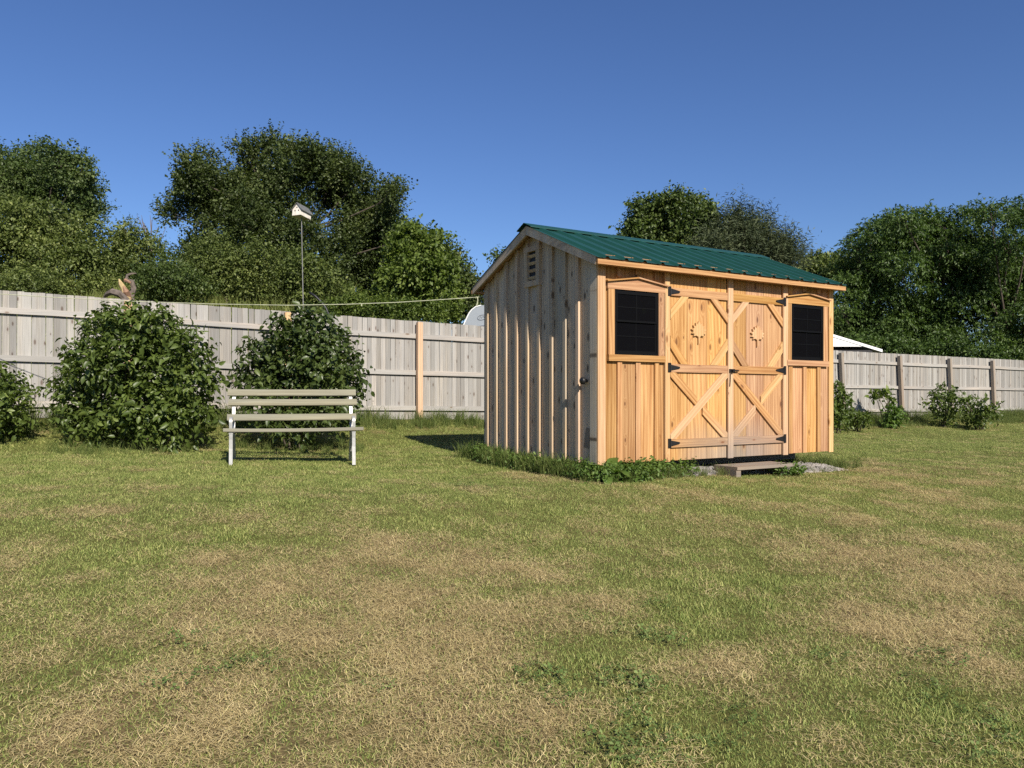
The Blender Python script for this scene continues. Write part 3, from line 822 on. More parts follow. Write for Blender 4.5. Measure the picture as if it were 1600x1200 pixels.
def door(x0, x1, seams, side):
    d = empty('door'); d.parent = shed
    zb, zt = ZB-0.004, ZW-0.03
    ed = [x0]+seams+[x1]
    for a, b in zip(ed[:-1], ed[1:]):
        put('plank', stick(b-a-0.004, 0.020, zt-zb, PINE, 0.003), d, ((a+b)/2, 0.002, zb))
    yb, th = -0.008, 0.024
    xa, xb = x0+0.006, x1-0.004
    hbar('rail', xa, xb, 2.542, 2.628, yb, th, PINE_H, d)
    hbar('rail', xa, xb, 1.706, 1.792, yb, th, PINE_H, d)
    hbar('rail', xa, xb, 0.882, 0.972, yb, th, PINE_H, d)
    lower = (xa, xb, 0.974, 1.704)
    upper = (xa, xb, 1.794, 2.540)
    w = 0.088
    # the X below: "/" runs through on the left leaf, "\" on the right leaf
    p, q = (xa+0.03, 0.99), (xb-0.03, 1.69)
    cxm, czm = (xa+xb)/2, (0.974+1.704)/2
    if side == 'L':
        diag('brace', p[0], p[1], q[0], q[1], w, yb, th, PINE_X, d, lower)
        diag('brace', xa+0.03, 1.69, cxm-0.055, czm+0.052, w, yb, th-0.002, PINE, d, (xa, cxm-0.045, czm+0.0, 1.704))
        diag('brace', cxm+0.055, czm-0.052, xb-0.03, 0.99, w, yb, th-0.002, PINE, d, (cxm+0.045, xb, 0.974, czm))
    else:
        diag('brace', xa+0.03, 1.69, xb-0.03, 0.99, w, yb, th, PINE, d, lower)
        diag('brace', xa+0.03, 0.99, cxm-0.055, czm-0.052, w, yb, th-0.002, PINE_X, d, (xa, cxm-0.045, 0.974, czm))
        diag('brace', cxm+0.055, czm+0.052, xb-0.03, 1.69, w, yb, th-0.002, PINE_X, d, (cxm+0.045, xb, czm, 1.704))
    # corner braces above the middle rail and below the top rail
    diag('brace', xa-0.02, 2.31, xa+0.22, 2.545, 0.075, yb, th, PINE_X, d, upper)
    diag('brace', xb+0.02, 2.31, xb-0.22, 2.545, 0.075, yb, th, PINE, d, upper)
    diag('brace', xa-0.02, 2.06, xa+0.22, 1.785, 0.085, yb, th, PINE, d, upper)
    diag('brace', xb+0.02, 2.06, xb-0.22, 1.785, 0.085, yb, th, PINE_X, d, upper)
    put('leaf_cutout', LEAFM, d, ((x0+x1)/2-0.01, -0.008, 2.165))
    for z in (2.585, 1.755, 0.930):
        if side == 'L': t_hinge(d, 0.930, z, 1, -0.0365)
        else: t_hinge(d, 2.790, z, -1, -0.0365)
    return d
dl = door(0.950, 1.832, [1.223, 1.525], 'L')
drr = door(1.905, 2.762, [2.153, 2.446], 'R')
dl['label'] = 'left door leaf with carved leaf cutout and crossed braces'
drr['label'] = 'right door leaf with latch, carved leaf cutout and crossed braces'
put('centre_strip', stick(0.086, 0.026, ZW-0.03-ZB+0.012, PINE_X, 0.004), drr, (1.878, -0.020, ZB-0.012))
lt = MB().box((1.845, -0.046, 1.715), (1.93, -0.036, 1.755)).box((1.87, -0.075, 1.722), (1.90, -0.046, 1.748))
lt.tube([(1.90, -0.06, 1.735), (1.95, -0.062, 1.738), (1.985, -0.050, 1.735)], 0.008, 6)
lt.build('latch', BLACK, drr)
ch = MB().tube([(1.856, -0.048, 1.72), (1.855, -0.045, 1.62), (1.85, -0.042, 1.555)], 0.005, 5)
ch.build('chain', plain('rusty_chain', (0.07, 0.045, 0.03), 0.7), drr)

# windows
def window(x0, x1, z0, z1, label):
    w = empty('window'); w.parent = shed; w['label'] = label
    t = 0.083
    y = -0.001; th = 0.030
    put('trim', stick(t, th, z1-z0+0.001, PINE, 0.003), w, (x0-t/2, y-th/2, z0))
    put('trim', stick(t, th, z1-z0+0.001, PINE, 0.003), w, (x1+t/2, y-th/2, z0))
    hbar('sill', x0-t-0.004, x1+t+0.004, z0-0.068, z0-0.001, y, th+0.012, PINE_H, w)
    c = (x0+x1)/2; hw = (x1-x0)/2+t+0.012
    ped = MB().prism([(-hw, 0.001), (hw, 0.001), (hw, 0.072), (0, 0.128), (-hw, 0.072)], -th-0.003, 0)
    put('pediment', ped.mesh('pediment', PINE_H), w, (c, y, z1))
    for sg in (-1, 1):
        L_ = math.hypot(hw+0.02, 0.056*(hw+0.02)/hw)
        ang = math.atan2(0.056, hw)
        b = MB().box((-L_/2, -0.062, 0), (L_/2, 0, 0.014))
        put('drip_cap', b.mesh('drip_cap', PINE_H), w, (c+sg*(hw+0.02)/2, y, z1+0.129-0.028*(hw+0.02)/hw), (0, sg*ang, 0))
    f = 0.024; zm = z0+(z1-z0)*0.525
    fr = MB().box((x0, -0.020, z0), (x0+f, 0.0, z1)).box((x1-f, -0.020, z0), (x1, 0.0, z1)).box((x0+f, -0.020, z1-f), (x1-f, 0.0, z1)).box((x0+f, -0.020, z0), (x1-f, 0.0, z0+f))
    put('frame', fr.mesh('frame', VINYL), w)
    for za, zb_, yo in ((zm-0.012, z1-f, -0.014), (z0+f, zm+0.012, -0.004)):
        s_ = MB(); a = 0.020
        s_.box((x0+f, yo-0.008, za), (x0+f+a, yo+0.004, zb_)).box((x1-f-a, yo-0.008, za), (x1-f, yo+0.004, zb_))
        s_.box((x0+f+a, yo-0.008, zb_-a), (x1-f-a, yo+0.004, zb_)).box((x0+f+a, yo-0.008, za), (x1-f-a, yo+0.004, za+a))
        put('sash', s_.mesh('sash', VINYL), w)
        put('muntin', MB().box((c-0.005, yo-0.0045, za+a), (c+0.005, yo+0.001, zb_-a)).mesh('muntin', VINYL), w)
        zz = (za+zb_)/2
        put('muntin', MB().box((x0+f+a, yo-0.004, zz-0.005), (c-0.0055, yo+0.001, zz+0.005)).mesh('muntin', VINYL), w)
        put('muntin', MB().box((c+0.0055, yo-0.004, zz-0.005), (x1-f-a, yo+0.001, zz+0.005)).mesh('muntin', VINYL), w)
        for xa, xb in ((x0+f+a, c-0.005), (c+0.005, x1-f-a)):
            for z_a, z_b in ((za+a, zz-0.005), (zz+0.005, zb_-a)):
                put('pane', mesh('pane', [(xa, yo, z_a), (xb, yo, z_a), (xb, yo, z_b), (xa, yo, z_b)], [(0, 1, 2, 3)], GLASS), w)
window(0.191, 0.790, 1.877, 2.556, 'black sash window left of the doors')
window(2.921, 3.521, 1.884, 2.574, 'black sash window right of the doors')

# roof
roof = empty('roof'); roof.parent = shed
AX, BF = 0.130, 0.150
RT = 0.055
zr0 = lambda y: ZW+0.018+SLOPE*(y if y < SW/2 else SW-y)     # top of the deck
xs0, xs1 = -AX, SL+0.085
def slope_pt(side, q):         # q = distance in plan from the eave edge; side 0 front, 1 back
    y = -BF+q
    z = ZW+0.03+SLOPE*y
    return (y if side == 0 else SW-y), z
half = SW/2+BF
for side in (0, 1):
    ya, za = slope_pt(side, 0.012); yb_, zb_ = slope_pt(side, half-0.001)
    b = MB(); t_ = 0.022
    b.add([(xs0+0.028, ya, za), (xs1-0.028, ya, za), (xs1-0.028, yb_, zb_), (xs0+0.028, yb_, zb_), (xs0+0.028, ya, za-t_), (xs1-0.028, ya, za-t_), (xs1-0.028, yb_, zb_-t_), (xs0+0.028, yb_, zb_-t_)],
          [(0, 1, 2, 3), (7, 6, 5, 4), (0, 4, 5, 1), (1, 5, 6, 2), (2, 6, 7, 3), (3, 7, 4, 0)])
    b.build('deck', PINE_H, roof)
    # ribbed steel sheets
    nS = 4; wS = (xs1-xs0+0.02)/nS
    for k in range(nS):
        a0 = xs0-0.01+k*wS
        prof = []
        nr = 4; pitch = wS/nr
        for r_ in range(nr):
            c = a0+(r_+0.5)*pitch
            prof += [(c-pitch/2, 0.0), (c-pitch*0.25, 0.0), (c-pitch*0.245, 0.004), (c-pitch*0.235, 0.004), (c-pitch*0.23, 0.0), (c-0.030, 0.0), (c-0.013, 0.021), (c+0.013, 0.021), (c+0.030, 0.0), (c+pitch*0.25, 0.0)]
        prof.append((a0+wS, 0.0))
        lift = 0.004+0.0008*k
        vs = []
        for q in (-0.026, half-0.002):
            y_, z_ = slope_pt(side, q)
            vs += [(x, y_, z_+lift+h) for x, h in prof]
        m_ = len(prof)
        fs = [(i, i+1, i+1+m_, i+m_) if side == 0 else (i+1, i, i+m_, i+1+m_) for i in range(m_-1)]
        sh = mesh('roof_sheet', vs, fs, ROOFM)
        o = put('roof_sheet', sh, roof)
        sd = o.modifiers.new('thick', 'SOLIDIFY'); sd.thickness = 0.0015
# ridge cap
yr, zr = slope_pt(0, half)
rc = MB(); off = 0.030
vs = []
for x in (xs0-0.035, xs0-0.034, xs1+0.02, xs1+0.021):
    vs += [(x, SW/2-0.155, zr-0.155*SLOPE+off-0.010), (x, SW/2-0.150, zr-0.150*SLOPE+off), (x, SW/2-0.02, zr-0.02*SLOPE+off), (x, SW/2, zr+off+0.001), (x, SW/2+0.02, zr-0.02*SLOPE+off), (x, SW/2+0.150, zr-0.150*SLOPE+off), (x, SW/2+0.155, zr-0.155*SLOPE+off-0.010)]
fs = [(i*7+k, (i+1)*7+k, (i+1)*7+k+1, i*7+k+1) for i in range(3) for k in range(6)]
o = put('ridge_cap', mesh('ridge_cap', vs, fs, ROOFM), roof)
sd = o.modifiers.new('thick', 'SOLIDIFY'); sd.thickness = 0.0015
# fascia under the front and back eaves
for side in (0, 1):
    y_, z_ = slope_pt(side, 0.0)
    yo = 0.0
    put('fascia', MB().box((xs0, -0.012, -0.068), (xs1, 0.012, -0.020)).mesh('fascia', PINE_H), roof, (0, y_+yo, z_))
    # soffit board
    put('soffit', MB().box((xs0+0.028, min(y_, y_+0.10*(1 if side == 0 else -1)), z_-0.060), (xs1-0.028, max(y_, y_+0.10*(1 if side == 0 else -1)), z_-0.044)).mesh('soffit', PINE_H), roof)
    # rake boards at both gables
    for gx_ in (xs0+0.013, xs1-0.013):
        y2, z2 = slope_pt(side, half-0.001)
        y1, z1 = slope_pt(side, 0.028)
        hgt = 0.105; w2 = 0.0125
        vs = [(gx_-w2, y1, z1), (gx_-w2, y2, z2), (gx_-w2, y2, z2-hgt), (gx_-w2, y1, z1-hgt+0.02), (gx_+w2, y1, z1), (gx_+w2, y2, z2), (gx_+w2, y2, z2-hgt), (gx_+w2, y1, z1-hgt+0.02)]
        fs = [(0, 1, 2, 3), (7, 6, 5, 4), (0, 4, 5, 1), (1, 5, 6, 2), (2, 6, 7, 3), (3, 7, 4, 0)]
        put('rake_board', mesh('rake_board', vs, fs, GREYPINE if gx_ < 1 else PINE), roof)
    # lookouts that close the overhang
    for gx_ in (xs0+0.027, ):
        y1, z1 = slope_pt(side, 0.05); y2, z2 = slope_pt(side, half-0.002)
        vs = [(gx_, y1, z1-0.045), (gx_, y2, z2-0.045), (-0.001, y2, z2-0.045), (-0.001, y1, z1-0.045), (gx_, y1, z1-0.025), (gx_, y2, z2-0.025), (-0.001, y2, z2-0.025), (-0.001, y1, z1-0.025)]
        put('rake_soffit', mesh('rake_soffit', vs, [(0, 1, 2, 3), (7, 6, 5, 4), (0, 4, 5, 1), (1, 5, 6, 2), (2, 6, 7, 3), (3, 7, 4, 0)], PINE), roof)
# runners under the floor
for y in (0.55, 1.2, 2.15):
    put('runner', MB().box((0.05, y-0.05, ZB-0.13), (SL-0.05, y+0.05, ZB-0.001)).mesh('runner', STEPW), shed)

# ------------------------------------------------------------------ gravel pad and step
rg = np.random.RandomState(17)
def stones(n, lx0, lx1, ly0, ly1, z0):
    base = np.array([(1,0,0),(-1,0,0),(0,1,0),(0,-1,0),(0,0,1),(0,0,-1)], float)
    tri = np.array([(0,2,4),(2,1,4),(1,3,4),(3,0,4),(2,0,5),(1,2,5),(3,1,5),(0,3,5)])
    V, T = [], []
    for i in range(n):
        lx = lx0+(lx1-lx0)*rg.rand(); ly = ly0+(ly1-ly0)*rg.rand()
        edge = min(lx-lx0, lx1-lx, 0.25)/0.25*min(ly-ly0, 0.12)/0.12
        sz = 0.010+0.014*rg.rand()
        v = base*(0.7+0.6*rg.rand(6, 1))*sz*np.array([1.2, 1.0, 0.75])
        a = rg.rand()*6.28; c, s = math.cos(a), math.sin(a)
        v = v@np.array([[c, s, 0], [-s, c, 0], [0, 0, 1]])
        p = SHED_C+ST*lx+SM*ly
        zz = gz(p[0], p[1])
        V.append(v+np.array([p[0], p[1], zz+z0*edge+0.01*rg.rand()])); T.append(tri+6*i)
    return np.concatenate(V), np.concatenate(T)
gvm = leafmat('gravel_stone', (0.13, 0.12, 0.11), (0.30, 0.28, 0.255), trans=0, rough=0.9, clump=6)
Va, Ta = stones(2300, 2.65, 3.62, -0.30, 0.25, 0.06)
Vb, Tb = stones(1700, 0.95, 2.6, -0.24, 0.2, 0.05)
tag(put('gravel', fast_mesh('gravel', np.concatenate([Va, Vb]), np.concatenate([Ta, Tb+len(Va)]), gvm)), 'pale crushed stone spilling out from under the shed', 'gravel', kind='stuff')
def pad():
    g = 22; xs = np.linspace(0.85, 3.72, g); ys = np.linspace(-0.28, 0.8, 10)
    V = []; 
    for ly in ys:
        for lx in xs:
            p = SHED_C+ST*lx+SM*ly
            e = min(1, max(0, (ly+0.28)/0.14))*min(1, max(0, (3.72-lx)/0.25))*min(1, (lx-0.85)/0.25)
            V.append((p[0], p[1], gz(p[0], p[1])-0.01+0.062*e))
    fs = [(j*g+i, j*g+i+1, (j+1)*g+i+1, (j+1)*g+i) for j in range(9) for i in range(g-1)]
    o = put('gravel_bed', mesh('gravel_bed', V, fs, plain('gravel_bed', (0.13, 0.12, 0.105), 0.95, noise=0.6, nscale=90, bump=0.6)))
    tag(o, kind='structure')
pad()
step = empty('door_step', (SHED_C[0], SHED_C[1], 0), SHED_TH)
tag(step, 'low weathered wooden step below the shed doors', 'step')
ZS = 0.678
put('tread', MB().box((-0.46, -0.085, 0), (0.46, 0.085, 0.034)).mesh('tread', STEPW), step, (1.97, -0.385, ZS-0.034))
put('tread', MB().box((-0.46, -0.085, 0), (0.46, 0.085, 0.034)).mesh('tread', STEPW), step, (1.975, -0.205, ZS-0.035))
for x in (1.54, 2.36):
    put('support', MB().box((-0.035, -0.16, 0), (0.035, 0.16, ZS-0.0355-0.52)).mesh('support', STEPW), step, (x, -0.30, 0.52))

# ------------------------------------------------------------------ foliage builders
def rand_dir(r, n):
    v = r.normal(size=(n, 3)); return v/np.linalg.norm(v, axis=1, keepdims=True)
def norm(v): return v/np.maximum(np.linalg.norm(v, axis=1, keepdims=True), 1e-6)
def sprays(seed, boughs, n_twigs, k, tlen, ll, lw, up=0.3, droop=0.2, spread=1.0, squash=0.8, shell=0.55, fold=0.25, flat=0.6, nice=False, top=False):
    """leaf mesh: twigs leave the surface of every bough, leaves sit along the twigs"""
    r = np.random.RandomState(seed)
    B = np.asarray(boughs, float)
    pr = B[:, 3]**2; pr /= pr.sum()
    bi = r.choice(len(B), n_twigs, p=pr)
    v = rand_dir(r, n_twigs); v[:, 2] = v[:, 2]*0.9+0.12
    if top: v[:, 2] = np.abs(v[:, 2])*0.9-0.10
    v = norm(v)
    rad = B[bi, 3][:, None]*(shell+(1-shell)*r.rand(n_twigs, 1)**0.6)
    sq = np.array([1, 1, squash])
    start = B[bi, :3]+v*rad*sq
    d = norm(v+np.array([0, 0, up])+spread*0.55*r.normal(size=(n_twigs, 3)))
    tl = tlen*(0.55+0.9*r.rand(n_twigs))
    out = []
    t = (np.arange(k)+0.6)/k
    P = start[:, None, :]+d[:, None, :]*(tl[:, None]*t[None])[..., None]
    P[:, :, 2] -= droop*(tl[:, None]*t[None]**2)
    D = np.repeat(d[:, None, :], k, 1).copy(); D[:, :, 2] -= 2*droop*t[None]
    Vv = np.repeat(v[:, None, :], k, 1)
    P = P.reshape(-1, 3); D = norm(D.reshape(-1, 3)); Vv = Vv.reshape(-1, 3)
    n = len(P)
    sd = r.normal(size=(n, 3)); sd -= D*np.sum(sd*D, 1, keepdims=True); sd = norm(sd)
    ax = norm(D*0.6+sd*spread+np.array([0, 0, -0.25]))
    nn = norm(Vv*0.45+np.array([0, 0, flat])+0.6*r.normal(size=(n, 3)))
    side = norm(np.cross(ax, nn)); nn = np.cross(side, ax)
    s = (0.45+0.95*r.rand(n, 1)**1.3); L_ = ll*s; W_ = lw*s
    if not nice:
        V = np.stack([P, P+ax*L_*0.48+side*W_*0.5+nn*W_*fold, P+ax*L_-nn*L_*0.12, P+ax*L_*0.48-side*W_*0.5+nn*W_*fold], 1).reshape(-1, 3)
        i0 = np.arange(n)[:, None]*4
        T = np.concatenate([i0+np.array([[0, 1, 2]]), i0+np.array([[0, 2, 3]])])
    else:
        c = P+ax*L_*0.5
        V = np.stack([P, P+ax*L_*0.25+side*W_*0.42+nn*W_*fold, P+ax*L_*0.6+side*W_*0.40+nn*W_*fold*0.8-nn*L_*0.05, P+ax*L_*1.0-nn*L_*0.22,
                      P+ax*L_*0.6-side*W_*0.40+nn*W_*fold*0.8-nn*L_*0.05, P+ax*L_*0.25-side*W_*0.42+nn*W_*fold, P+ax*L_*0.45-nn*L_*0.02], 1).reshape(-1, 3)
        i0 = np.arange(n)[:, None]*7
        T = np.concatenate([i0+np.array([q]) for q in ((0, 1, 6), (1, 2, 6), (2, 3, 6), (3, 4, 6), (4, 5, 6), (5, 0, 6))])
    return V, T

def lumps(boughs, seed, m=7, ratio=0.42, up=0.25, core=0.5):
    """break every bough into smaller leaf masses round its surface"""
    r = random.Random(seed); out = []
    for x, y, z, rad in boughs:
        rad = rad*0.80
        out.append((x, y, z-0.1*rad, rad*core))
        for k in range(m):
            v = Vector((r.gauss(0, 1), r.gauss(0, 1), r.gauss(0, 1)+up*0.6)).normalized()
            q = rad*r.uniform(0.6, 1.02); rr_ = rad*ratio*r.uniform(0.55, 1.2)
            out.append((x+v.x*q, y+v.y*q, z+v.z*q*0.95, rr_))
    return out

def px_boughs(lst, Y, seed, dj=0.8, extra=0):
    """(px, py, radius px[, dY]) -> world spheres at about depth Y; extra copies fill the back of the crown"""
    r = random.Random(seed); out = []
    for b in lst:
        y = Y+(b[3] if len(b) > 3 else r.uniform(-dj, dj))
        p = at(b[0], b[1], y); out.append((p.x, p.y, p.z, b[2]/F_PX*y))
    for k in range(extra):
        b = r.choice(lst); y = Y+r.uniform(0.8, 2.8)
        p = at(b[0]+r.uniform(-10, 10), b[1]+r.uniform(0, 15), Y); out.append((p.x*y/Y, y, p.z, b[2]/F_PX*y*0.9))
    return out

def limbs(mb, base, boughs, r0, seed, fork=0.35):
    r = random.Random(seed)
    base = Vector(base); B = [Vector(b[:3]) for b in boughs]
    top = max(b.z for b in B); cx = sum((b for b in B), Vector())/len(B)
    H = top-base.z
    tp = [base, base+Vector((r.uniform(-.02, .02)*H, r.uniform(-.02, .02)*H, H*0.2)), base.lerp(Vector((cx.x, cx.y, base.z+H*0.45)), 1.0), Vector((cx.x, cx.y, base.z+H*0.8))]
    mb.tube(tp, [r0*1.25, r0, r0*0.7, r0*0.25], 8)
    for b, w in zip(B, boughs):
        t = r.uniform(0.25, 0.7)
        z = base.z+H*min(t, max(0.15, (b.z-base.z)/H*0.7))
        u = (z-base.z)/H
        st = base.lerp(Vector((cx.x, cx.y, z)), min(1, u*1.6)); st.z = z
        mid = st.lerp(b, 0.5)+Vector((r.uniform(-.05, .05)*H*0.5, r.uniform(-.05, .05)*H*0.5, -0.02*H))
        e = b+Vector((0, 0, w[3]*0.4))
        mb.tube([st, mid, b, e], [r0*0.32*(1-u*0.5), r0*0.17, r0*0.09, r0*0.03], 5, cap=False)
        for q in range(4):
            dr = Vector((r.uniform(-1, 1), r.uniform(-1, 1), r.uniform(-.2, 1))).normalized()*w[3]*0.85
            mb.tube([b.lerp(mid, 0.3), b+dr*0.5, b+dr], [r0*0.07, r0*0.05, r0*0.02], 4, cap=False)

def tree(name, label, cat, boughs, base, mat, seed, n_twigs, k, tlen, ll, lw, trunk=0.16, group=None, bark=None, lump=7, ratio=0.42, **kw):
    root = empty(name, base)
    tag(root, label, cat, group)
    V, T = sprays(seed, lumps(boughs, seed, lump, ratio), n_twigs, k, tlen, ll, lw, **kw)
    b0 = np.array(base)
    put('crown', fast_mesh('crown', V-b0, T, mat), root)
    mb = MB(); limbs(mb, base, boughs, trunk, seed)
    mb.v = [(v[0]-base[0], v[1]-base[1], v[2]-base[2]) for v in mb.v]
    mb.build('trunk', bark or BARK, root, smooth=True)
    return root
def base_at(px, Y, sink=0.1):
    X = (px-800)/F_PX*Y
    return (X, Y, gz(X, Y)-sink)

LF_MAPLE = leafmat('maple_leaf', (0.022, 0.036, 0.010), (0.075, 0.102, 0.030), (0.17, 0.20, 0.075), 0.30, 0.45, 0.7)
LF_LEFT  = leafmat('left_tree_leaf', (0.026, 0.046, 0.013), (0.085, 0.125, 0.036), (0.18, 0.22, 0.09), 0.30, 0.45, 0.7)
LF_SHRUB = leafmat('shrub_leaf', (0.038, 0.060, 0.015), (0.130, 0.165, 0.042), (0.25, 0.28, 0.09), 0.30, 0.5, 0.9)
LF_YEL   = leafmat('bright_leaf', (0.04, 0.07, 0.012), (0.12, 0.165, 0.03), (0.20, 0.25, 0.06), 0.35, 0.5, 1.0)
LF_LOC   = leafmat('locust_leaf', (0.024, 0.047, 0.011), (0.080, 0.130, 0.032), (0.16, 0.225, 0.066), 0.30, 0.45, 0.7)
LF_OAK   = leafmat('oak_leaf', (0.028, 0.050, 0.013), (0.088, 0.125, 0.031), (0.16, 0.20, 0.06), 0.30, 0.45, 0.7)
LF_PINE  = leafmat('pine_needle', (0.028, 0.045, 0.020), (0.072, 0.092, 0.040), (0.13, 0.15, 0.07), 0.1, 0.6, 0.9)
LF_BUSH  = leafmat('bush_leaf', (0.042, 0.066, 0.014), (0.098, 0.138, 0.029), (0.17, 0.215, 0.052), 0.30, 0.42, 1.8, 0.4)
LF_BUSH2 = leafmat('bush_leaf_darker', (0.032, 0.052, 0.013), (0.072, 0.104, 0.026), (0.125, 0.16, 0.045), 0.28, 0.40, 1.8, 0.45)
LF_WEED  = leafmat('weed_leaf', (0.045, 0.085, 0.015), (0.10, 0.165, 0.032), (0.17, 0.235, 0.06), 0.3, 0.5, 3.0)

GRP = 'trees beyond the fence'
# big maple in the middle of the bank
bm = [(300,255,42),(322,228,24),(288,305,42),(262,328,18),(335,300,48),(345,345,45),(392,222,34),(430,213,32),(458,205,22),(488,222,34),(522,238,34),(556,262,36),(590,292,34),(614,300,20),(606,335,30),
      (390,280,55),(455,275,60),(520,300,58),(575,345,48),(400,350,58),(470,360,64),(535,385,58),(590,400,44),(430,420,50),(520,440,50),(318,385,40),(625,368,20)]
tree('maple_tree', 'largest dark green maple standing highest behind the bird house', 'tree', px_boughs([(a, b+(34 if b < 250 else 24 if b < 300 else 8), c) for a, b, c in bm]+[(345,400,40,1.2),(400,440,45,1.5),(460,440,45,1.5),(560,450,45,1.5),(600,440,40,1.0),(380,330,40,1.5),(610,400,30,0.5)], 30, 1, 1.4, 12), base_at(470, 30.5), LF_MAPLE, 101, 23000, 8, 0.50, 0.112, 0.075, 0.20, GRP, lump=11, ratio=0.32, up=0.8, droop=-0.10, spread=0.55, squash=1.1)
bl = [(20,255,45),(60,250,38),(92,248,36),(122,275,32),(145,290,20),(40,300,55),(100,310,46),(140,325,24),(-30,280,60),(-60,330,60)]
tree('ash_tree', 'tall grey green tree at the left edge above the fence', 'tree', px_boughs([(a, b+8, c) for a, b, c in bl], 29, 2, 1.0, 6), base_at(40, 29), LF_LEFT, 102, 11500, 7, 0.45, 0.108, 0.072, 0.26, GRP, lump=10, ratio=0.34, up=0.45, droop=0.05, spread=0.8)
bl2 = [(20,360,58),(80,355,46),(125,365,36),(-40,380,60),(40,415,48),(95,410,44),(140,400,30),(-20,430,45),(20,446,34),(70,440,32),(-50,450,40)]
tree('hornbeam_tree', 'lower bushy dark tree in front of the tall tree at the left edge', 'tree', px_boughs(bl2, 25, 3, 0.8, 3), base_at(50, 25), LF_SHRUB, 103, 8500, 7, 0.45, 0.10, 0.06, 0.20, GRP, lump=9, ratio=0.36, up=-0.1, droop=0.45)
SG = 'wild shrubs on the bank'
def shrub(label, lst, Y, px, mat, seed, n, ll, tl, **kw):
    return tree('wild_shrub', label, 'shrub', px_boughs(lst, Y, seed, 0.5, 2), base_at(px, Y), mat, seed, n, 6, tl, ll, ll*0.6, 0.06, SG, **kw)
shrub('shrub with pointed top between the left trees and the maple', [(192,385,30),(200,362,14),(165,410,36),(215,405,38),(245,395,20),(190,430,34),(150,435,26)], 26, 195, LF_SHRUB, 111, 2600, 0.10, 0.45, up=0.5, droop=0.0)
shrub('round fine leaved shrub left of the bird house pole', [(355,405,48),(320,418,40),(400,420,45),(370,440,45),(290,430,30),(430,440,30)], 22, 355, LF_SHRUB, 112, 4200, 0.075, 0.36, up=0.25, droop=0.05)
shrub('low shrub right behind the broken trunk', [(235,430,34),(270,425,34),(250,452,28),(300,448,32)], 20.5, 260, LF_OAK, 113, 2400, 0.075, 0.34, up=0.2, droop=0.1)
shrub('leafy shrub under the bird house', [(465,425,36),(500,435,34),(440,450,30),(485,462,28),(530,462,22)], 22.5, 475, LF_SHRUB, 114, 2600, 0.085, 0.4, up=0.1, droop=0.2)
shrub('dark low shrub at the foot of the left trees', [(40,445,28),(80,448,22),(10,450,24)], 22, 45, LF_SHRUB, 115, 1500, 0.08, 0.35, up=0.2)
tree('box_elder_tree', 'bright yellow green young tree to the right of the maple', 'tree', px_boughs([(648,372,26),(632,400,32),(665,395,34),(640,435,38),(680,430,36),(660,462,36),(615,445,28),(690,462,26),(610,475,24)], 24, 6, 0.6, 3), base_at(655, 24), LF_YEL, 116, 3600, 6, 0.5, 0.13, 0.09, 0.09, GRP, up=0.2, droop=0.2)
tree('cherry_tree', 'dark small tree nearest the shed roof on the left', 'tree', px_boughs([(700,405,22),(712,430,26),(725,455,26),(738,450,14),(700,460,26),(742,475,20),(715,482,22)], 27, 7, 0.6, 3), base_at(712, 27), LF_MAPLE, 117, 2200, 6, 0.5, 0.12, 0.085, 0.09, GRP, up=0.2)
shrub('bright low growth along the fence top left of the trailer', [(560,482,20),(600,484,20),(640,490,20),(680,492,18),(530,484,16)], 19.5, 610, LF_YEL, 118, 2200, 0.07, 0.26, up=0.3)
tree('young_tree', 'small tree showing behind the gable roof edge', 'tree', px_boughs([(785,410,14),(795,430,20),(778,402,8),(820,440,30)], 33, 8, 0.4, 2), base_at(800, 33), LF_OAK, 119, 700, 6, 0.5, 0.14, 0.1, 0.08, GRP)
for i, (lb, lst, Y_, px_) in enumerate((
        ('low growth on the bank left of the bird house pole', [(330,462,22),(365,468,22),(395,470,20),(300,470,16)], 24.5, 345),
        ('low growth on the bank right of the bird house pole', [(430,474,20),(470,476,22),(510,474,22),(545,470,22)], 25.0, 490),
        ('low growth below the yellow green young tree', [(585,470,24),(625,478,22),(665,484,22),(700,488,20)], 26.0, 640),
        ('low growth between the broken trunk and the left trees', [(110,452,18),(140,452,22),(165,448,20),(215,456,18)], 24.0, 150))):
    shrub(lb, lst, Y_, px_, LF_SHRUB if i == 3 else LF_YEL, 141+i, 1900, 0.09, 0.34, up=0.3)
# bare sapling
bs = empty('bare_sapling', base_at(236, 27)); tag(bs, 'thin leafless sapling standing against the sky left of the maple', 'sapling')
mb = MB(); rr = random.Random(4); b0 = Vector(base_at(236, 27)); topz = at(236, 335, 27).z
for k in range(16):
    a = at(236+rr.uniform(-28, 28), rr.uniform(334, 358), 27+rr.uniform(-.4, .4))-b0
    s0 = Vector((rr.uniform(-.05, .05), 0, a.z*0.45+rr.uniform(-.3, .4)))
    mb.tube([s0, s0.lerp(a, .5)+Vector((0, 0, .1)), a], [0.02, 0.013, 0.006], 4, cap=False)
mb.tube([(0, 0, 0), (0.02, 0, (topz-b0.z)*0.5), (0.0, 0, (topz-b0.z)*0.8)], [0.05, 0.03, 0.012], 6)
mb.build('twigs', SNAGG, bs)
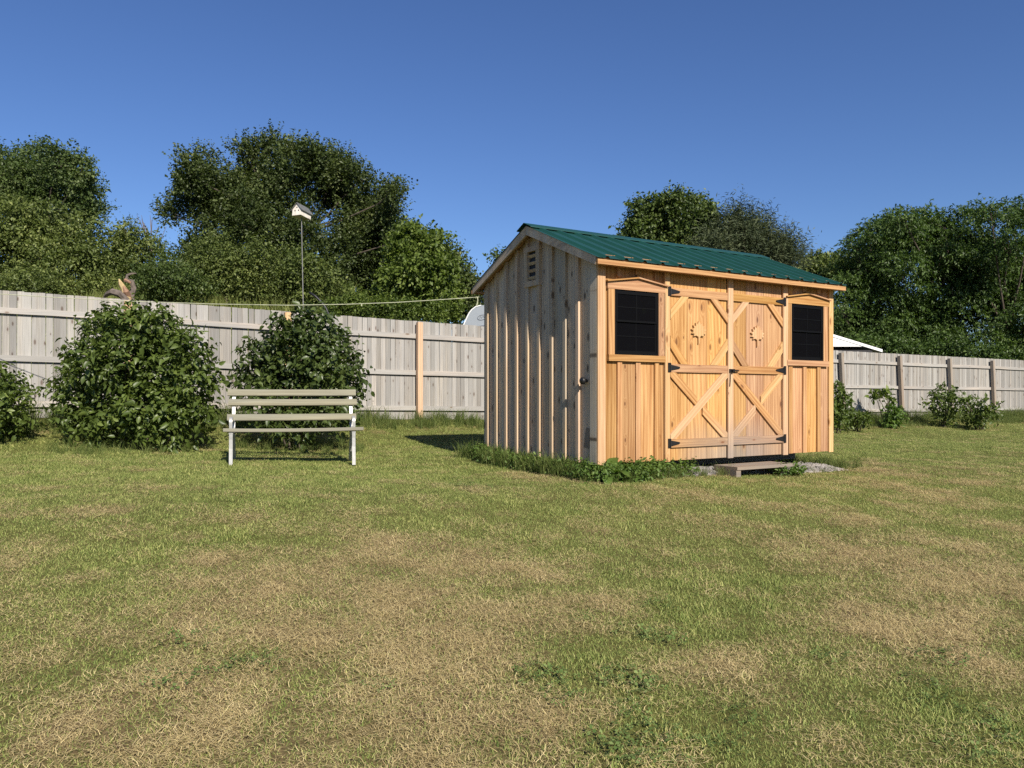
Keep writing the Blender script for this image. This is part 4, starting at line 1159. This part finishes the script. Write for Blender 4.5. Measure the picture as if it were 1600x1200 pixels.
# behind the shed
tree('oak_tree', 'round topped broad tree behind the shed roof', 'tree', px_boughs([(1000,335,26),(1028,322,26),(1055,325,24),(1085,325,22),(1105,340,18),(1000,362,34),(1045,358,40),(1092,362,30),(985,375,22),(1030,390,40),(1085,390,36)], 30, 9, 1.0, 5), base_at(1045, 30), LF_OAK, 121, 7500, 7, 0.42, 0.13, 0.09, 0.24, GRP, up=0.2, droop=0.15)
def pine(lbl, px, Y, seed, lst):
    B = px_boughs(lst, Y, seed, 0.8, 3)
    tree('pine_tree', lbl, 'tree', B, base_at(px, Y), LF_PINE, seed, 4200, 9, 0.75, 0.17, 0.028, 0.16, GRP, up=0.75, droop=-0.15, spread=0.6, squash=0.8)
pine('wispy pine with pointed top between the oak and the roof end', 1170, 28, 122, [(1152,352,12),(1150,340,7),(1160,368,22),(1182,362,14),(1140,385,24),(1178,385,26),(1205,388,18),(1225,398,16),(1165,405,34),(1215,412,26),(1120,395,22),(1240,412,14)])
tree('far_tree', 'small round tree just above the right roof end', 'tree', px_boughs([(1275,412,16),(1295,410,14),(1258,420,16),(1285,430,24),(1310,420,18)], 36, 12, 0.8, 2), base_at(1285, 36), LF_SHRUB, 123, 1500, 6, 0.5, 0.15, 0.1, 0.1, GRP)
# locusts on the right
kwl = dict(up=0.05, droop=0.55, spread=0.7, squash=0.50, shell=0.68, flat=1.0, lump=7, ratio=0.50, top=True)
tree('locust_tree', 'broad locust tree nearest the shed, above the white gabled building', 'tree', px_boughs([(1340,395,24),(1322,425,24),(1360,375,26),(1385,355,26),(1365,420,36),(1330,460,32),(1315,490,26),(1375,465,38),(1345,505,34),(1390,515,34),(1325,530,26),(1370,535,26)], 30, 13, 1.2, 16), base_at(1350, 30.5), LF_LOC, 131, 8000, 10, 0.55, 0.115, 0.055, 0.2, GRP, **kwl)
tree('locust_tree', 'middle locust tree with layered drooping boughs on the right', 'tree', px_boughs([(1415,350,26),(1445,345,26),(1475,352,26),(1430,385,38),(1480,390,40),(1410,430,40),(1465,435,44),(1440,480,40),(1490,475,36),(1420,530,32),(1470,525,34),(1500,540,28)], 29, 14, 1.2, 16), base_at(1455, 29.5), LF_LOC, 132, 8600, 10, 0.55, 0.115, 0.055, 0.2, GRP, **kwl)
tree('locust_tree', 'rightmost tall locust tree cut by the right edge', 'tree', px_boughs([(1520,335,26),(1548,330,22),(1580,332,24),(1610,345,30),(1530,375,38),(1580,385,42),(1630,400,44),(1530,430,42),(1590,440,44),(1550,485,40),(1610,495,44),(1540,530,34),(1590,540,36),(1640,540,40)], 28, 15, 1.2, 16), base_at(1575, 28.5), LF_LOC, 133, 9200, 10, 0.55, 0.115, 0.055, 0.2, GRP, **kwl)

for i, (lb, lst, px_) in enumerate((('dark undergrowth below the locust tree nearest the shed', [(1395,548,20),(1425,550,20),(1365,545,18),(1340,545,18)], 1385), ('dark undergrowth below the middle and rightmost locust trees', [(1460,552,20),(1500,555,22),(1545,556,22),(1590,558,24)], 1520))):
    shrub(lb, lst, 27.0, px_, LF_LOC, 151+i, 1900, 0.10, 0.4, up=0.2, droop=0.2)
# trees to the right of the view that the dark panes mirror
for i, (x, y, h) in enumerate(((31, -10, 8.5), (32, -4, 9), (33, 1.5, 9.5), (33, 6.5, 9.5))):
    rb = random.Random(60+i)
    B = [(x+rb.uniform(-3, 3), y+rb.uniform(-2, 2), rb.uniform(1.0, h), rb.uniform(1.2, 2.0)) for k in range(18)]
    tree('garden_tree', ('yard tree out of view to the right, nearest the viewer', 'yard tree out of view to the right, second from the viewer', 'yard tree out of view to the right, third from the viewer', 'yard tree out of view to the right, farthest from the viewer')[i], 'tree', B, (x, y, gz(x, y)), LF_OAK, 200+i, 3000, 6, 0.9, 0.34, 0.25, 0.2, 'trees out of view to the right')

# ------------------------------------------------------------------ garden bushes in front of the fence
def bush(label, name, B, base, mat, seed, n, k, ll, stems=9, tl=0.22, cat='bush', group=None, **kw):
    root = empty(name, base); tag(root, label, cat, group)
    V, T = sprays(seed, B, n, k, tl, ll, ll*0.62, nice=True, **kw)
    put('foliage', fast_mesh('foliage', V-np.array(base), T, mat), root)
    r = random.Random(seed); mb = MB()
    for q in range(stems):
        b = B[r.randrange(len(B))]
        e = Vector(b[:3])-Vector(base)+Vector((r.uniform(-.1, .1), r.uniform(-.1, .1), 0))
        s0 = Vector((r.uniform(-.12, .12), r.uniform(-.12, .12), -0.05))
        mb.tube([s0, s0.lerp(e, .45)+Vector((0, 0, 0.08)), e], [0.016, 0.012, 0.006], 5, cap=False)
    mb.build('stems', BARK, root)
    return root
def bush_b(lst, Y, seed):
    r = random.Random(seed); out = []
    for px, py, rp in lst:
        y = Y+r.uniform(-.35, .35); p = at(px, py, y); out.append((p.x, p.y, p.z, rp*0.92/F_PX*y))
    return out
Y1 = 10.2
bush('broad leafy green bush at the fence, left of the bench', 'garden_bush',
     bush_b([(190,515,30),(225,510,28),(160,530,26),(255,530,30),(290,560,32),(150,570,34),(200,560,45),(250,585,48),(300,600,28),(130,605,32),(180,620,45),(240,640,45),(290,645,34),(130,650,28),(175,665,32),(215,680,24),(270,675,26),(310,655,18),(110,620,18)], Y1, 31),
     base_at(205, Y1, 0.02), LF_BUSH, 301, 2700, 5, 0.084, up=0.5, droop=0.12, spread=0.9, squash=0.95)
Y2 = 10.9
bush('dark leafy bush standing behind the bench', 'garden_bush',
     bush_b([(470,515,24),(495,520,26),(445,530,24),(515,545,28),(420,560,28),(460,560,38),(500,580,38),(540,575,20),(405,590,26),(450,605,40),(500,620,38),(535,610,24),(395,615,20),(420,640,30),(470,650,34),(520,650,26),(460,672,22)], Y2, 32),
     base_at(465, Y2, 0.02), LF_BUSH2, 302, 2200, 5, 0.086, up=0.5, droop=0.12, spread=0.9, squash=0.95)
Y3 = 9.9
bush('bush cut off by the left edge of the view', 'garden_bush',
     bush_b([(-5,600,24),(15,610,20),(-30,610,34),(5,640,26),(-25,650,36),(15,665,18),(-60,640,40)], Y3, 33),
     base_at(-20, Y3, 0.02), LF_BUSH, 303, 900, 5, 0.075, up=0.4, droop=0.15, spread=0.9)
# small plants along the right hand fence
def small(label, lst, Y, px, mat, seed, n, ll, stems=6, tl=0.16, **kw):
    lst = [(a, b+0.12*(668-b), c*0.72) for a, b, c in lst]
    return bush(label, 'young_shrub', bush_b(lst, Y, seed), base_at(px, Y, 0.02), mat, seed, n, 4, ll, stems, tl, 'shrub', **kw)
small('upright young shrub in front of the right hand fence', [(1478,605,12),(1465,618,14),(1490,622,16),(1475,640,16),(1500,630,10),(1450,630,8),(1478,655,10)], 20.8, 1475, LF_BUSH, 311, 210, 0.11, tl=0.22, up=0.3, droop=0.3)
small('low round shrub near the right edge of the view', [(1535,630,14),(1518,640,14),(1550,640,14),(1535,652,16),(1520,657,12),(1508,615,8)], 20.6, 1532, LF_BUSH, 312, 230, 0.10, tl=0.22, up=0.2, droop=0.3)
small('spindly sapling with few leaves against the right hand fence', [(1382,607,6),(1372,610,5),(1365,614,4),(1390,620,4)], 20.3, 1390, LF_YEL, 313, 45, 0.13, tl=0.16)
small('low yellow green plant at the foot of the spindly sapling', [(1395,640,9),(1400,652,10),(1390,660,7)], 19.8, 1395, LF_WEED, 314, 160, 0.10, tl=0.15)
small('leafy shrub peeking out beside the right shed corner', [(1305,605,12),(1315,622,12),(1308,640,14),(1318,650,10),(1302,655,14)], 17.5, 1308, LF_BUSH, 315, 300, 0.10, tl=0.2, up=0.2, droop=0.3)
small('thick low weeds beside the shrub at the right shed corner', [(1330,648,10),(1340,655,10),(1350,652,8)], 18.5, 1338, LF_BUSH, 316, 200, 0.09, tl=0.16)

# ------------------------------------------------------------------ weeds round the shed (uncountable) and a dock plant
wr = np.random.RandomState(9)
WB = []
for k in range(70):
    ly = wr.rand()*2.75-0.2; lx = -0.03-0.17*wr.rand()
    p = SHED_C+ST*lx+SM*ly; g = gz(p[0], p[1]); WB.append((p[0], p[1], g+0.02+0.09*wr.rand()**2, 0.05+0.06*wr.rand()))
for k in range(60):
    lx = -0.25+1.35*wr.rand()**1.1; ly = -0.06-0.24*wr.rand()
    p = SHED_C+ST*lx+SM*ly; g = gz(p[0], p[1]); WB.append((p[0], p[1], g+0.02+0.08*wr.rand()**2, 0.05+0.06*wr.rand()))
for k in range(14):
    lx = 2.20+0.35*wr.rand(); ly = -0.40-0.12*wr.rand()
    p = SHED_C+ST*lx+SM*ly; g = gz(p[0], p[1]); WB.append((p[0], p[1], g+0.03+0.03*wr.rand(), 0.05+0.02*wr.rand()))
V, T = sprays(401, WB, 2700, 3, 0.08, 0.040, 0.024, nice=True, up=0.7, droop=0.1, spread=1.0, squash=0.8, flat=0.9)
tag(put('weeds', fast_mesh('weeds', V, T, LF_WEED)), 'low green weeds growing round the foot of the shed', 'weeds', kind='stuff')
def dock(label, lx, ly, seed, n=11, L=0.24):
    p = SHED_C+ST*lx+SM*ly; b = (p[0], p[1], gz(p[0], p[1]))
    root = empty('dock_plant', b); tag(root, label, 'plant', 'broad leaved plants by the shed')
    r = random.Random(seed)
    for q in range(n):
        az = r.uniform(0, 6.28); el = r.uniform(0.35, 1.25); ln = L*r.uniform(0.7, 1.15); w = ln*0.30
        vs = []; m = 7
        for j in range(m):
            t = j/(m-1); wid = w*math.sin(math.pi*min(1, t*0.96+0.04))**0.8*(0.25 if t < 0.12 else 1)
            e2 = el-1.1*t*t*0.8
            rr_ = ln*t*math.cos(el-0.5*t); zz = ln*t*math.sin(el-0.75*t)+0.02
            wav = 0.012*math.sin(j*2.3+q)
            for sg in (-1, 0, 1):
                vs.append((rr_*math.cos(az)-sg*wid/2*math.sin(az), rr_*math.sin(az)+sg*wid/2*math.cos(az), zz+(abs(sg)*0.18*wid)+wav*abs(sg)))
        fs = [(j*3+c, j*3+c+1, (j+1)*3+c+1, (j+1)*3+c) for j in range(m-1) for c in (0, 1)]
        put('leaf', mesh('dock_leaf', vs, fs, LF_WEED, True), root)
dock('broad leaved dock plant at the near shed corner', 0.02, -0.16, 1, 14, 0.36)
dock('second smaller broad leaved plant in the weeds before the left window', 0.30, -0.34, 2, 10, 0.22)
dock('small broad leaved plant beside the step', 2.36, -0.50, 3, 8, 0.14)

# ------------------------------------------------------------------ bench
BX, BY = (458-800)/F_PX*8.95, 8.95
bench = empty('park_bench', (BX, BY, gz(BX, BY)), R(16.0))
tag(bench, 'slatted wooden garden bench with pale metal legs on the lawn', 'bench')
BL = 1.47
def slat(w, d, L, x, y, z, tilt):
    b = MB(); c = 0.006; a, e = w/2, d/2
    ring = [(-a+c, -e), (a-c, -e), (a, -e+c), (a, e-c), (a-c, e), (-a+c, e), (-a, e-c), (-a, -e+c)]
    n = 6; vs = []
    for i in range(n+1):
        t = i/n*L-L/2; bow = -0.010*(1-(2*i/n-1)**2)
        vs += [(q[0], q[1]+bow, t) for q in ring]
    fs = [tuple(range(7, -1, -1)), tuple(range(n*8, n*8+8))]+[(i*8+k, i*8+(k+1) % 8, (i+1)*8+(k+1) % 8, (i+1)*8+k) for i in range(n) for k in range(8)]
    b.add(vs, fs)
    # slat runs along its own z; lay it along the bench and tilt it
    o = b.build('slat', BENCHW, bench)
    M = Matrix.Translation((x, y, z)) @ Matrix.Rotation(tilt, 4, 'X') @ Matrix.Rotation(R(90), 4, 'Y') @ Matrix.Rotation(R(90), 4, 'Z')
    o.matrix_local = M
    return o
# seat slats (width along y), then back slats
for i, (y, z) in enumerate(((-0.235, 0.405), (-0.135, 0.400), (-0.035, 0.392), (0.065, 0.388))):
    slat(0.075, 0.040 if i == 0 else 0.032, BL+(0.06 if i == 0 else 0.0), 0.02 if i == 0 else 0, y, z, R(-4))
for i, (y, z) in enumerate(((0.155, 0.535), (0.205, 0.710), (0.235, 0.825))):
    slat(0.078, 0.030, BL, 0.0 if i != 1 else 0.01, y, z, R(75))
def ribbon(pts, w, th, name):
    """flat metal strap following pts in the bench's y,z plane, w wide along x"""
    b = MB(); vs = []; n = len(pts)
    for i, (y, z) in enumerate(pts):
        y0, z0 = pts[max(i-1, 0)]; y1, z1 = pts[min(i+1, n-1)]
        l = math.hypot(y1-y0, z1-z0); ny, nz = -(z1-z0)/l, (y1-y0)/l
        for sx in (-w/2, w/2):
            for st in (-th/2, th/2):
                vs.append((sx, y+ny*st, z+nz*st))
    fs = []
    for i in range(n-1):
        a, c = i*4, (i+1)*4
        fs += [(a, a+1, c+1, c), (a+1, a+3, c+3, c+1), (a+3, a+2, c+2, c+3), (a+2, a, c, c+2)]
    fs += [(0, 2, 3, 1), ((n-1)*4, (n-1)*4+1, (n-1)*4+3, (n-1)*4+2)]
    b.add(vs, fs); return b.mesh(name, ALU)
def arc(cy, cz, r, a0, a1, n=9):
    return [(cy+r*math.cos(R(a0+(a1-a0)*i/(n-1))), cz+r*math.sin(R(a0+(a1-a0)*i/(n-1)))) for i in range(n)]
frontleg = [(-0.275, -0.01), (-0.262, 0.10), (-0.252, 0.20), (-0.248, 0.30), (-0.250, 0.375)]
armrest = [(-0.252, 0.378), (-0.262, 0.43), (-0.266, 0.47)]+arc(-0.205, 0.485, 0.062, 170, 20, 8)+[(-0.10, 0.505), (0.02, 0.495), (0.10, 0.49), (0.148, 0.50)]
backleg = [(0.30, -0.01), (0.235, 0.10), (0.175, 0.22), (0.135, 0.33), (0.135, 0.42), (0.160, 0.54), (0.195, 0.66), (0.225, 0.78), (0.240, 0.85)]
seatrail = [(-0.25, 0.370), (-0.1, 0.366), (0.06, 0.356), (0.135, 0.35)]
for sx in (-0.665, 0.675):
    put('leg', ribbon(frontleg, 0.038, 0.014, 'leg'), bench, (sx, 0, 0))
    put('leg', ribbon(backleg, 0.036, 0.014, 'leg'), bench, (sx, 0.022, 0))
    put('armrest', ribbon(armrest, 0.034, 0.012, 'armrest'), bench, (sx, 0, 0))
    put('seat_bearer', ribbon(seatrail, 0.045, 0.012, 'seat_bearer'), bench, (sx, 0, 0))

# ------------------------------------------------------------------ things behind the fence
YB = 18.0
bp_ = at(471, 340, YB); gb = base_at(476, YB)
bh = empty('bird_house', (gb[0], gb[1], gb[2])); tag(bh, 'white weathered bird house with dark roof on a tall thin pole', 'bird house')
mb = MB().tube([(0, 0, 0), (bp_.x-gb[0], 0, bp_.z-gb[2]+0.02)], [0.015, 0.011], 8); mb.build('pole', STEEL, bh)
# box turned so that a gable end and one long side show
hx, hy, hz = bp_.x-gb[0], bp_.y-gb[1], bp_.z-gb[2]
hb = empty('house_box', (hx, hy, hz)); hb.parent = bh
hb.rotation_euler = (0, R(7), R(66))
def house():
    w, l, h, r_ = 0.125, 0.18, 0.14, 0.14
    b = MB().add([(-l, -w, 0), (-l, w, 0), (-l, w, h), (-l, 0, h+r_), (-l, -w, h), (l, -w, 0), (l, w, 0), (l, w, h), (l, 0, h+r_), (l, -w, h)],
                 [(0, 4, 3, 2, 1), (5, 6, 7, 8, 9), (0, 5, 9, 4), (1, 2, 7, 6), (0, 1, 6, 5), (4, 9, 8, 3), (2, 3, 8, 7)])
    put('house_body', b.mesh('house_body', BIRDW), hb)
    for sg in (-1, 1):
        y0, z0 = sg*(w+0.035), h-0.035*r_/w+0.006; y1, z1 = 0, h+r_+0.006
        b2 = MB().add([(-l-0.03, y0, z0), (l+0.03, y0, z0), (l+0.03, y1, z1), (-l-0.03, y1, z1), (-l-0.03, y0, z0+0.016), (l+0.03, y0, z0+0.016), (l+0.03, y1, z1+0.016), (-l-0.03, y1, z1+0.016)],
                      [(0, 1, 2, 3), (7, 6, 5, 4), (0, 4, 5, 1), (1, 5, 6, 2), (2, 6, 7, 3), (3, 7, 4, 0)])
        put('house_roof', b2.mesh('house_roof', STEEL), hb)
    n = 10
    for cy, cz in ((-0.05, 0.11), (0.05, 0.11), (0.0, 0.185)):
        vs = [(-l-0.002, cy+0.018*math.cos(k*6.283/n), cz+0.018*math.sin(k*6.283/n)) for k in range(n)]
        put('entrance_hole', mesh('entrance_hole', vs, [tuple(range(n))[::-1]], BLACK), hb)
house()
# black bent pipe
YP = 16.3
pts = [at(516, 520, YP), at(515, 500, YP), at(513, 490, YP), at(509, 481, YP), at(502, 472, YP), at(493, 463, YP), at(483, 456.5, YP)]
g0 = base_at(516, YP); pts = [Vector(g0)]+pts
mb = MB().tube([p-Vector(g0) for p in pts], 0.026, 8); o = mb.build('bent_pipe', BLACK, None, g0, smooth=True)
tag(o, 'black bent pipe curving up behind the fence below the bird house', 'pipe')
# camper trailer
YT = 19.0
tr0 = base_at(770, YT); tl = empty('camper_trailer', (tr0[0], tr0[1], tr0[2])); tag(tl, 'silver grey camper trailer showing between fence and shed', 'trailer')
zt = at(760, 475, YT).z-tr0[2]
prof = []
def tp(px, py): p = at(px, py, YT); return (p.x-tr0[0], p.z-tr0[2])
prof = [tp(712, 560), tp(715, 535), tp(721, 515), tp(729, 497), tp(733, 489), tp(737, 484), tp(743, 479.5), tp(752, 477), (2.2, zt+0.05), (4.0, zt+0.06), (4.1, 0.45), (-0.4, 0.45)]
body = MB().prism(prof[::-1] if False else prof[::-1], 0.0, 2.2)
body.build('body', TRAILER, tl)
a_, b_ = tp(735, 512), tp(775, 506)
MB().prism([(a_[0], a_[1]-0.012), (b_[0], b_[1]-0.012), (b_[0], b_[1]+0.012), (a_[0], a_[1]+0.012)], -0.008, -0.001).build('trim_line', INK, tl)
ov = MB(); cx_, cz_ = tp(753, 496)
n = 20
ring = [Vector((cx_+0.11*math.cos(k*6.283/n), -0.006, cz_+0.02*math.cos(k*6.283/n)+0.062*math.sin(k*6.283/n))) for k in range(n)]
ov.tube(ring+[ring[0]], 0.006, 4, cap=False)
ov.tube([(cx_-0.06, -0.006, cz_-0.02), (cx_-0.03, -0.006, cz_+0.03), (cx_-0.01, -0.006, cz_-0.02), (cx_+0.03, -0.006, cz_+0.03), (cx_+0.06, -0.006, cz_+0.0)], 0.005, 4)
ov.build('emblem', INK, tl)
edge = MB().tube([(p[0], -0.004, p[1]) for p in prof[:8]], 0.014, 5, cap=False); edge.build('edge_trim', WHITE, tl)
for wx in (1.6, 2.5):
    MB().tube([(wx, 0.05, 0.33), (wx, 0.27, 0.33)], 0.33, 18).build('wheel', BLACK, tl)
# white gabled building
YW = 25.3
pe = at(1378, 546, YW); pg = at(1300, 522, YW)
slope = (pg.z-pe.z)/(pe.x-pg.x)
gb0 = base_at(1250, YW); bd = empty('gabled_building', gb0); tag(bd, 'low building with white gable showing over the fence beside the shed', 'building')
half_w = 3.1; xe = pe.x-gb0[0]; ze = pe.z-gb0[2]; xc = xe-half_w; zc = ze+slope*half_w
MB().box((xc-half_w+0.3, 0.02, 0), (xe-0.3, 6.0, ze-0.02)).build('wall', DARKW, bd)
zg = at(1300, 541.5, YW).z-gb0[2]
xg = xe-(zg-ze+0.10)/slope
MB().prism([(2*xc-xg, zg), (xg, zg), (xc, zc-0.10)], -0.02, 0.0).build('gable_panel', WHITE, bd)
for sg in (1, -1):
    x0, x1 = xc, xc+sg*half_w
    MB().add([(x0, -0.04, zc), (x1, -0.04, ze), (x1, 6.2, ze), (x0, 6.2, zc), (x0, -0.04, zc-0.09), (x1, -0.04, ze-0.09), (x1, 6.2, ze-0.09), (x0, 6.2, zc-0.09)],
             [(0, 1, 2, 3), (7, 6, 5, 4), (0, 4, 5, 1), (1, 5, 6, 2), (2, 6, 7, 3), (3, 7, 4, 0)]).build('roof', WHITE, bd)
# broken trunk on the bank
YS = 19.0
sb = Vector(base_at(196, YS)); sg0 = empty('broken_trunk', sb); tag(sg0, 'broken tree trunk with torn yellow wood on the bank behind the fence', 'tree trunk')
q = lambda px, py, dy=0: at(px, py, YS+dy)-sb
MB().tube([Vector((0, 0, 0)), q(198, 466), q(194, 452), q(189, 444), q(186, 436)], [0.14, 0.11, 0.075, 0.06, 0.015], 7).build('torn_stem', SNAGB, sg0)
MB().tube([Vector((0.05, .1, 0)), q(200, 466, .05), q(197, 455, -.1), q(193, 447, -.12)], [0.13, 0.11, 0.07, 0.02], 6).build('stripped_bark', SNAGR, sg0)
MB().tube([Vector((0, 0, 0)), q(195, 466, -.1), q(186, 459, -.2), q(176, 456, -.2), q(168, 459, -.1), q(163, 464)], [0.14, 0.10, 0.09, 0.085, 0.06, 0.03], 7).build('fallen_limb', SNAGG, sg0)
MB().tube([Vector((0.1, 0, 0)), q(205, 462, .1), q(209, 450, .15), q(206, 440, .1), q(197, 437), q(199, 430), q(206, 427.5), q(213, 427)], [0.11, 0.09, 0.07, 0.06, 0.05, 0.035, 0.025, 0.012], 6).build('dead_limb', SNAGG, sg0)
MB().tube([q(196, 438), q(203, 441, -.15)], [0.05, 0.03], 6).build('snapped_stub', SNAGR, sg0)
# clothesline from the shed eave
e0 = shed_w(-0.12, SW+0.02, 2.745)
pts = [at(757, 463.5, e0.y), at(700, 467.5, e0.y), at(620, 472.5, e0.y), at(540, 475.5, e0.y), at(450, 477, e0.y), at(330, 475, 9.95), at(200, 470.5, 9.93), at(100, 465.5, 9.92), at(0, 459.5, 9.9), at(-150, 450, 9.9)]
cl = empty('clothesline', (0, 0, 0)); tag(cl, 'pale clothesline rope strung from the shed eave across the fence top', 'clothesline')
MB().tube(pts, 0.005, 6, cap=False).build('rope', ROPE, cl)
h0 = at(746, 464.5, e0.y)
MB().tube([h0, h0+Vector((0.005, 0, -0.04)), h0+Vector((-0.004, 0, -0.09)), h0+Vector((-0.012, 0, -0.115))], 0.007, 5).build('loose_end', ROPE, cl)
h1 = at(565, 474.6, e0.y); MB().tube([h1, h1+Vector((0, 0, -0.03))], 0.008, 5).build('knot', ROPE, cl)
hk = at(757, 463.5, e0.y)
MB().tube([hk+Vector((0.02*math.cos(a*0.7), 0, 0.02*math.sin(a*0.7))) for a in range(10)], 0.005, 5, cap=False).build('hook', ALU, cl)
pe_ = pts[-1]; pz = gz(pe_.x, pe_.y)
po = empty('clothesline_post', (pe_.x, pe_.y, pz)); tag(po, 'wooden post holding the far end of the clothesline outside the view', 'post')
put('upright', stick(0.09, 0.09, pe_.z-pz+0.1, POSTG, 0.006), po)
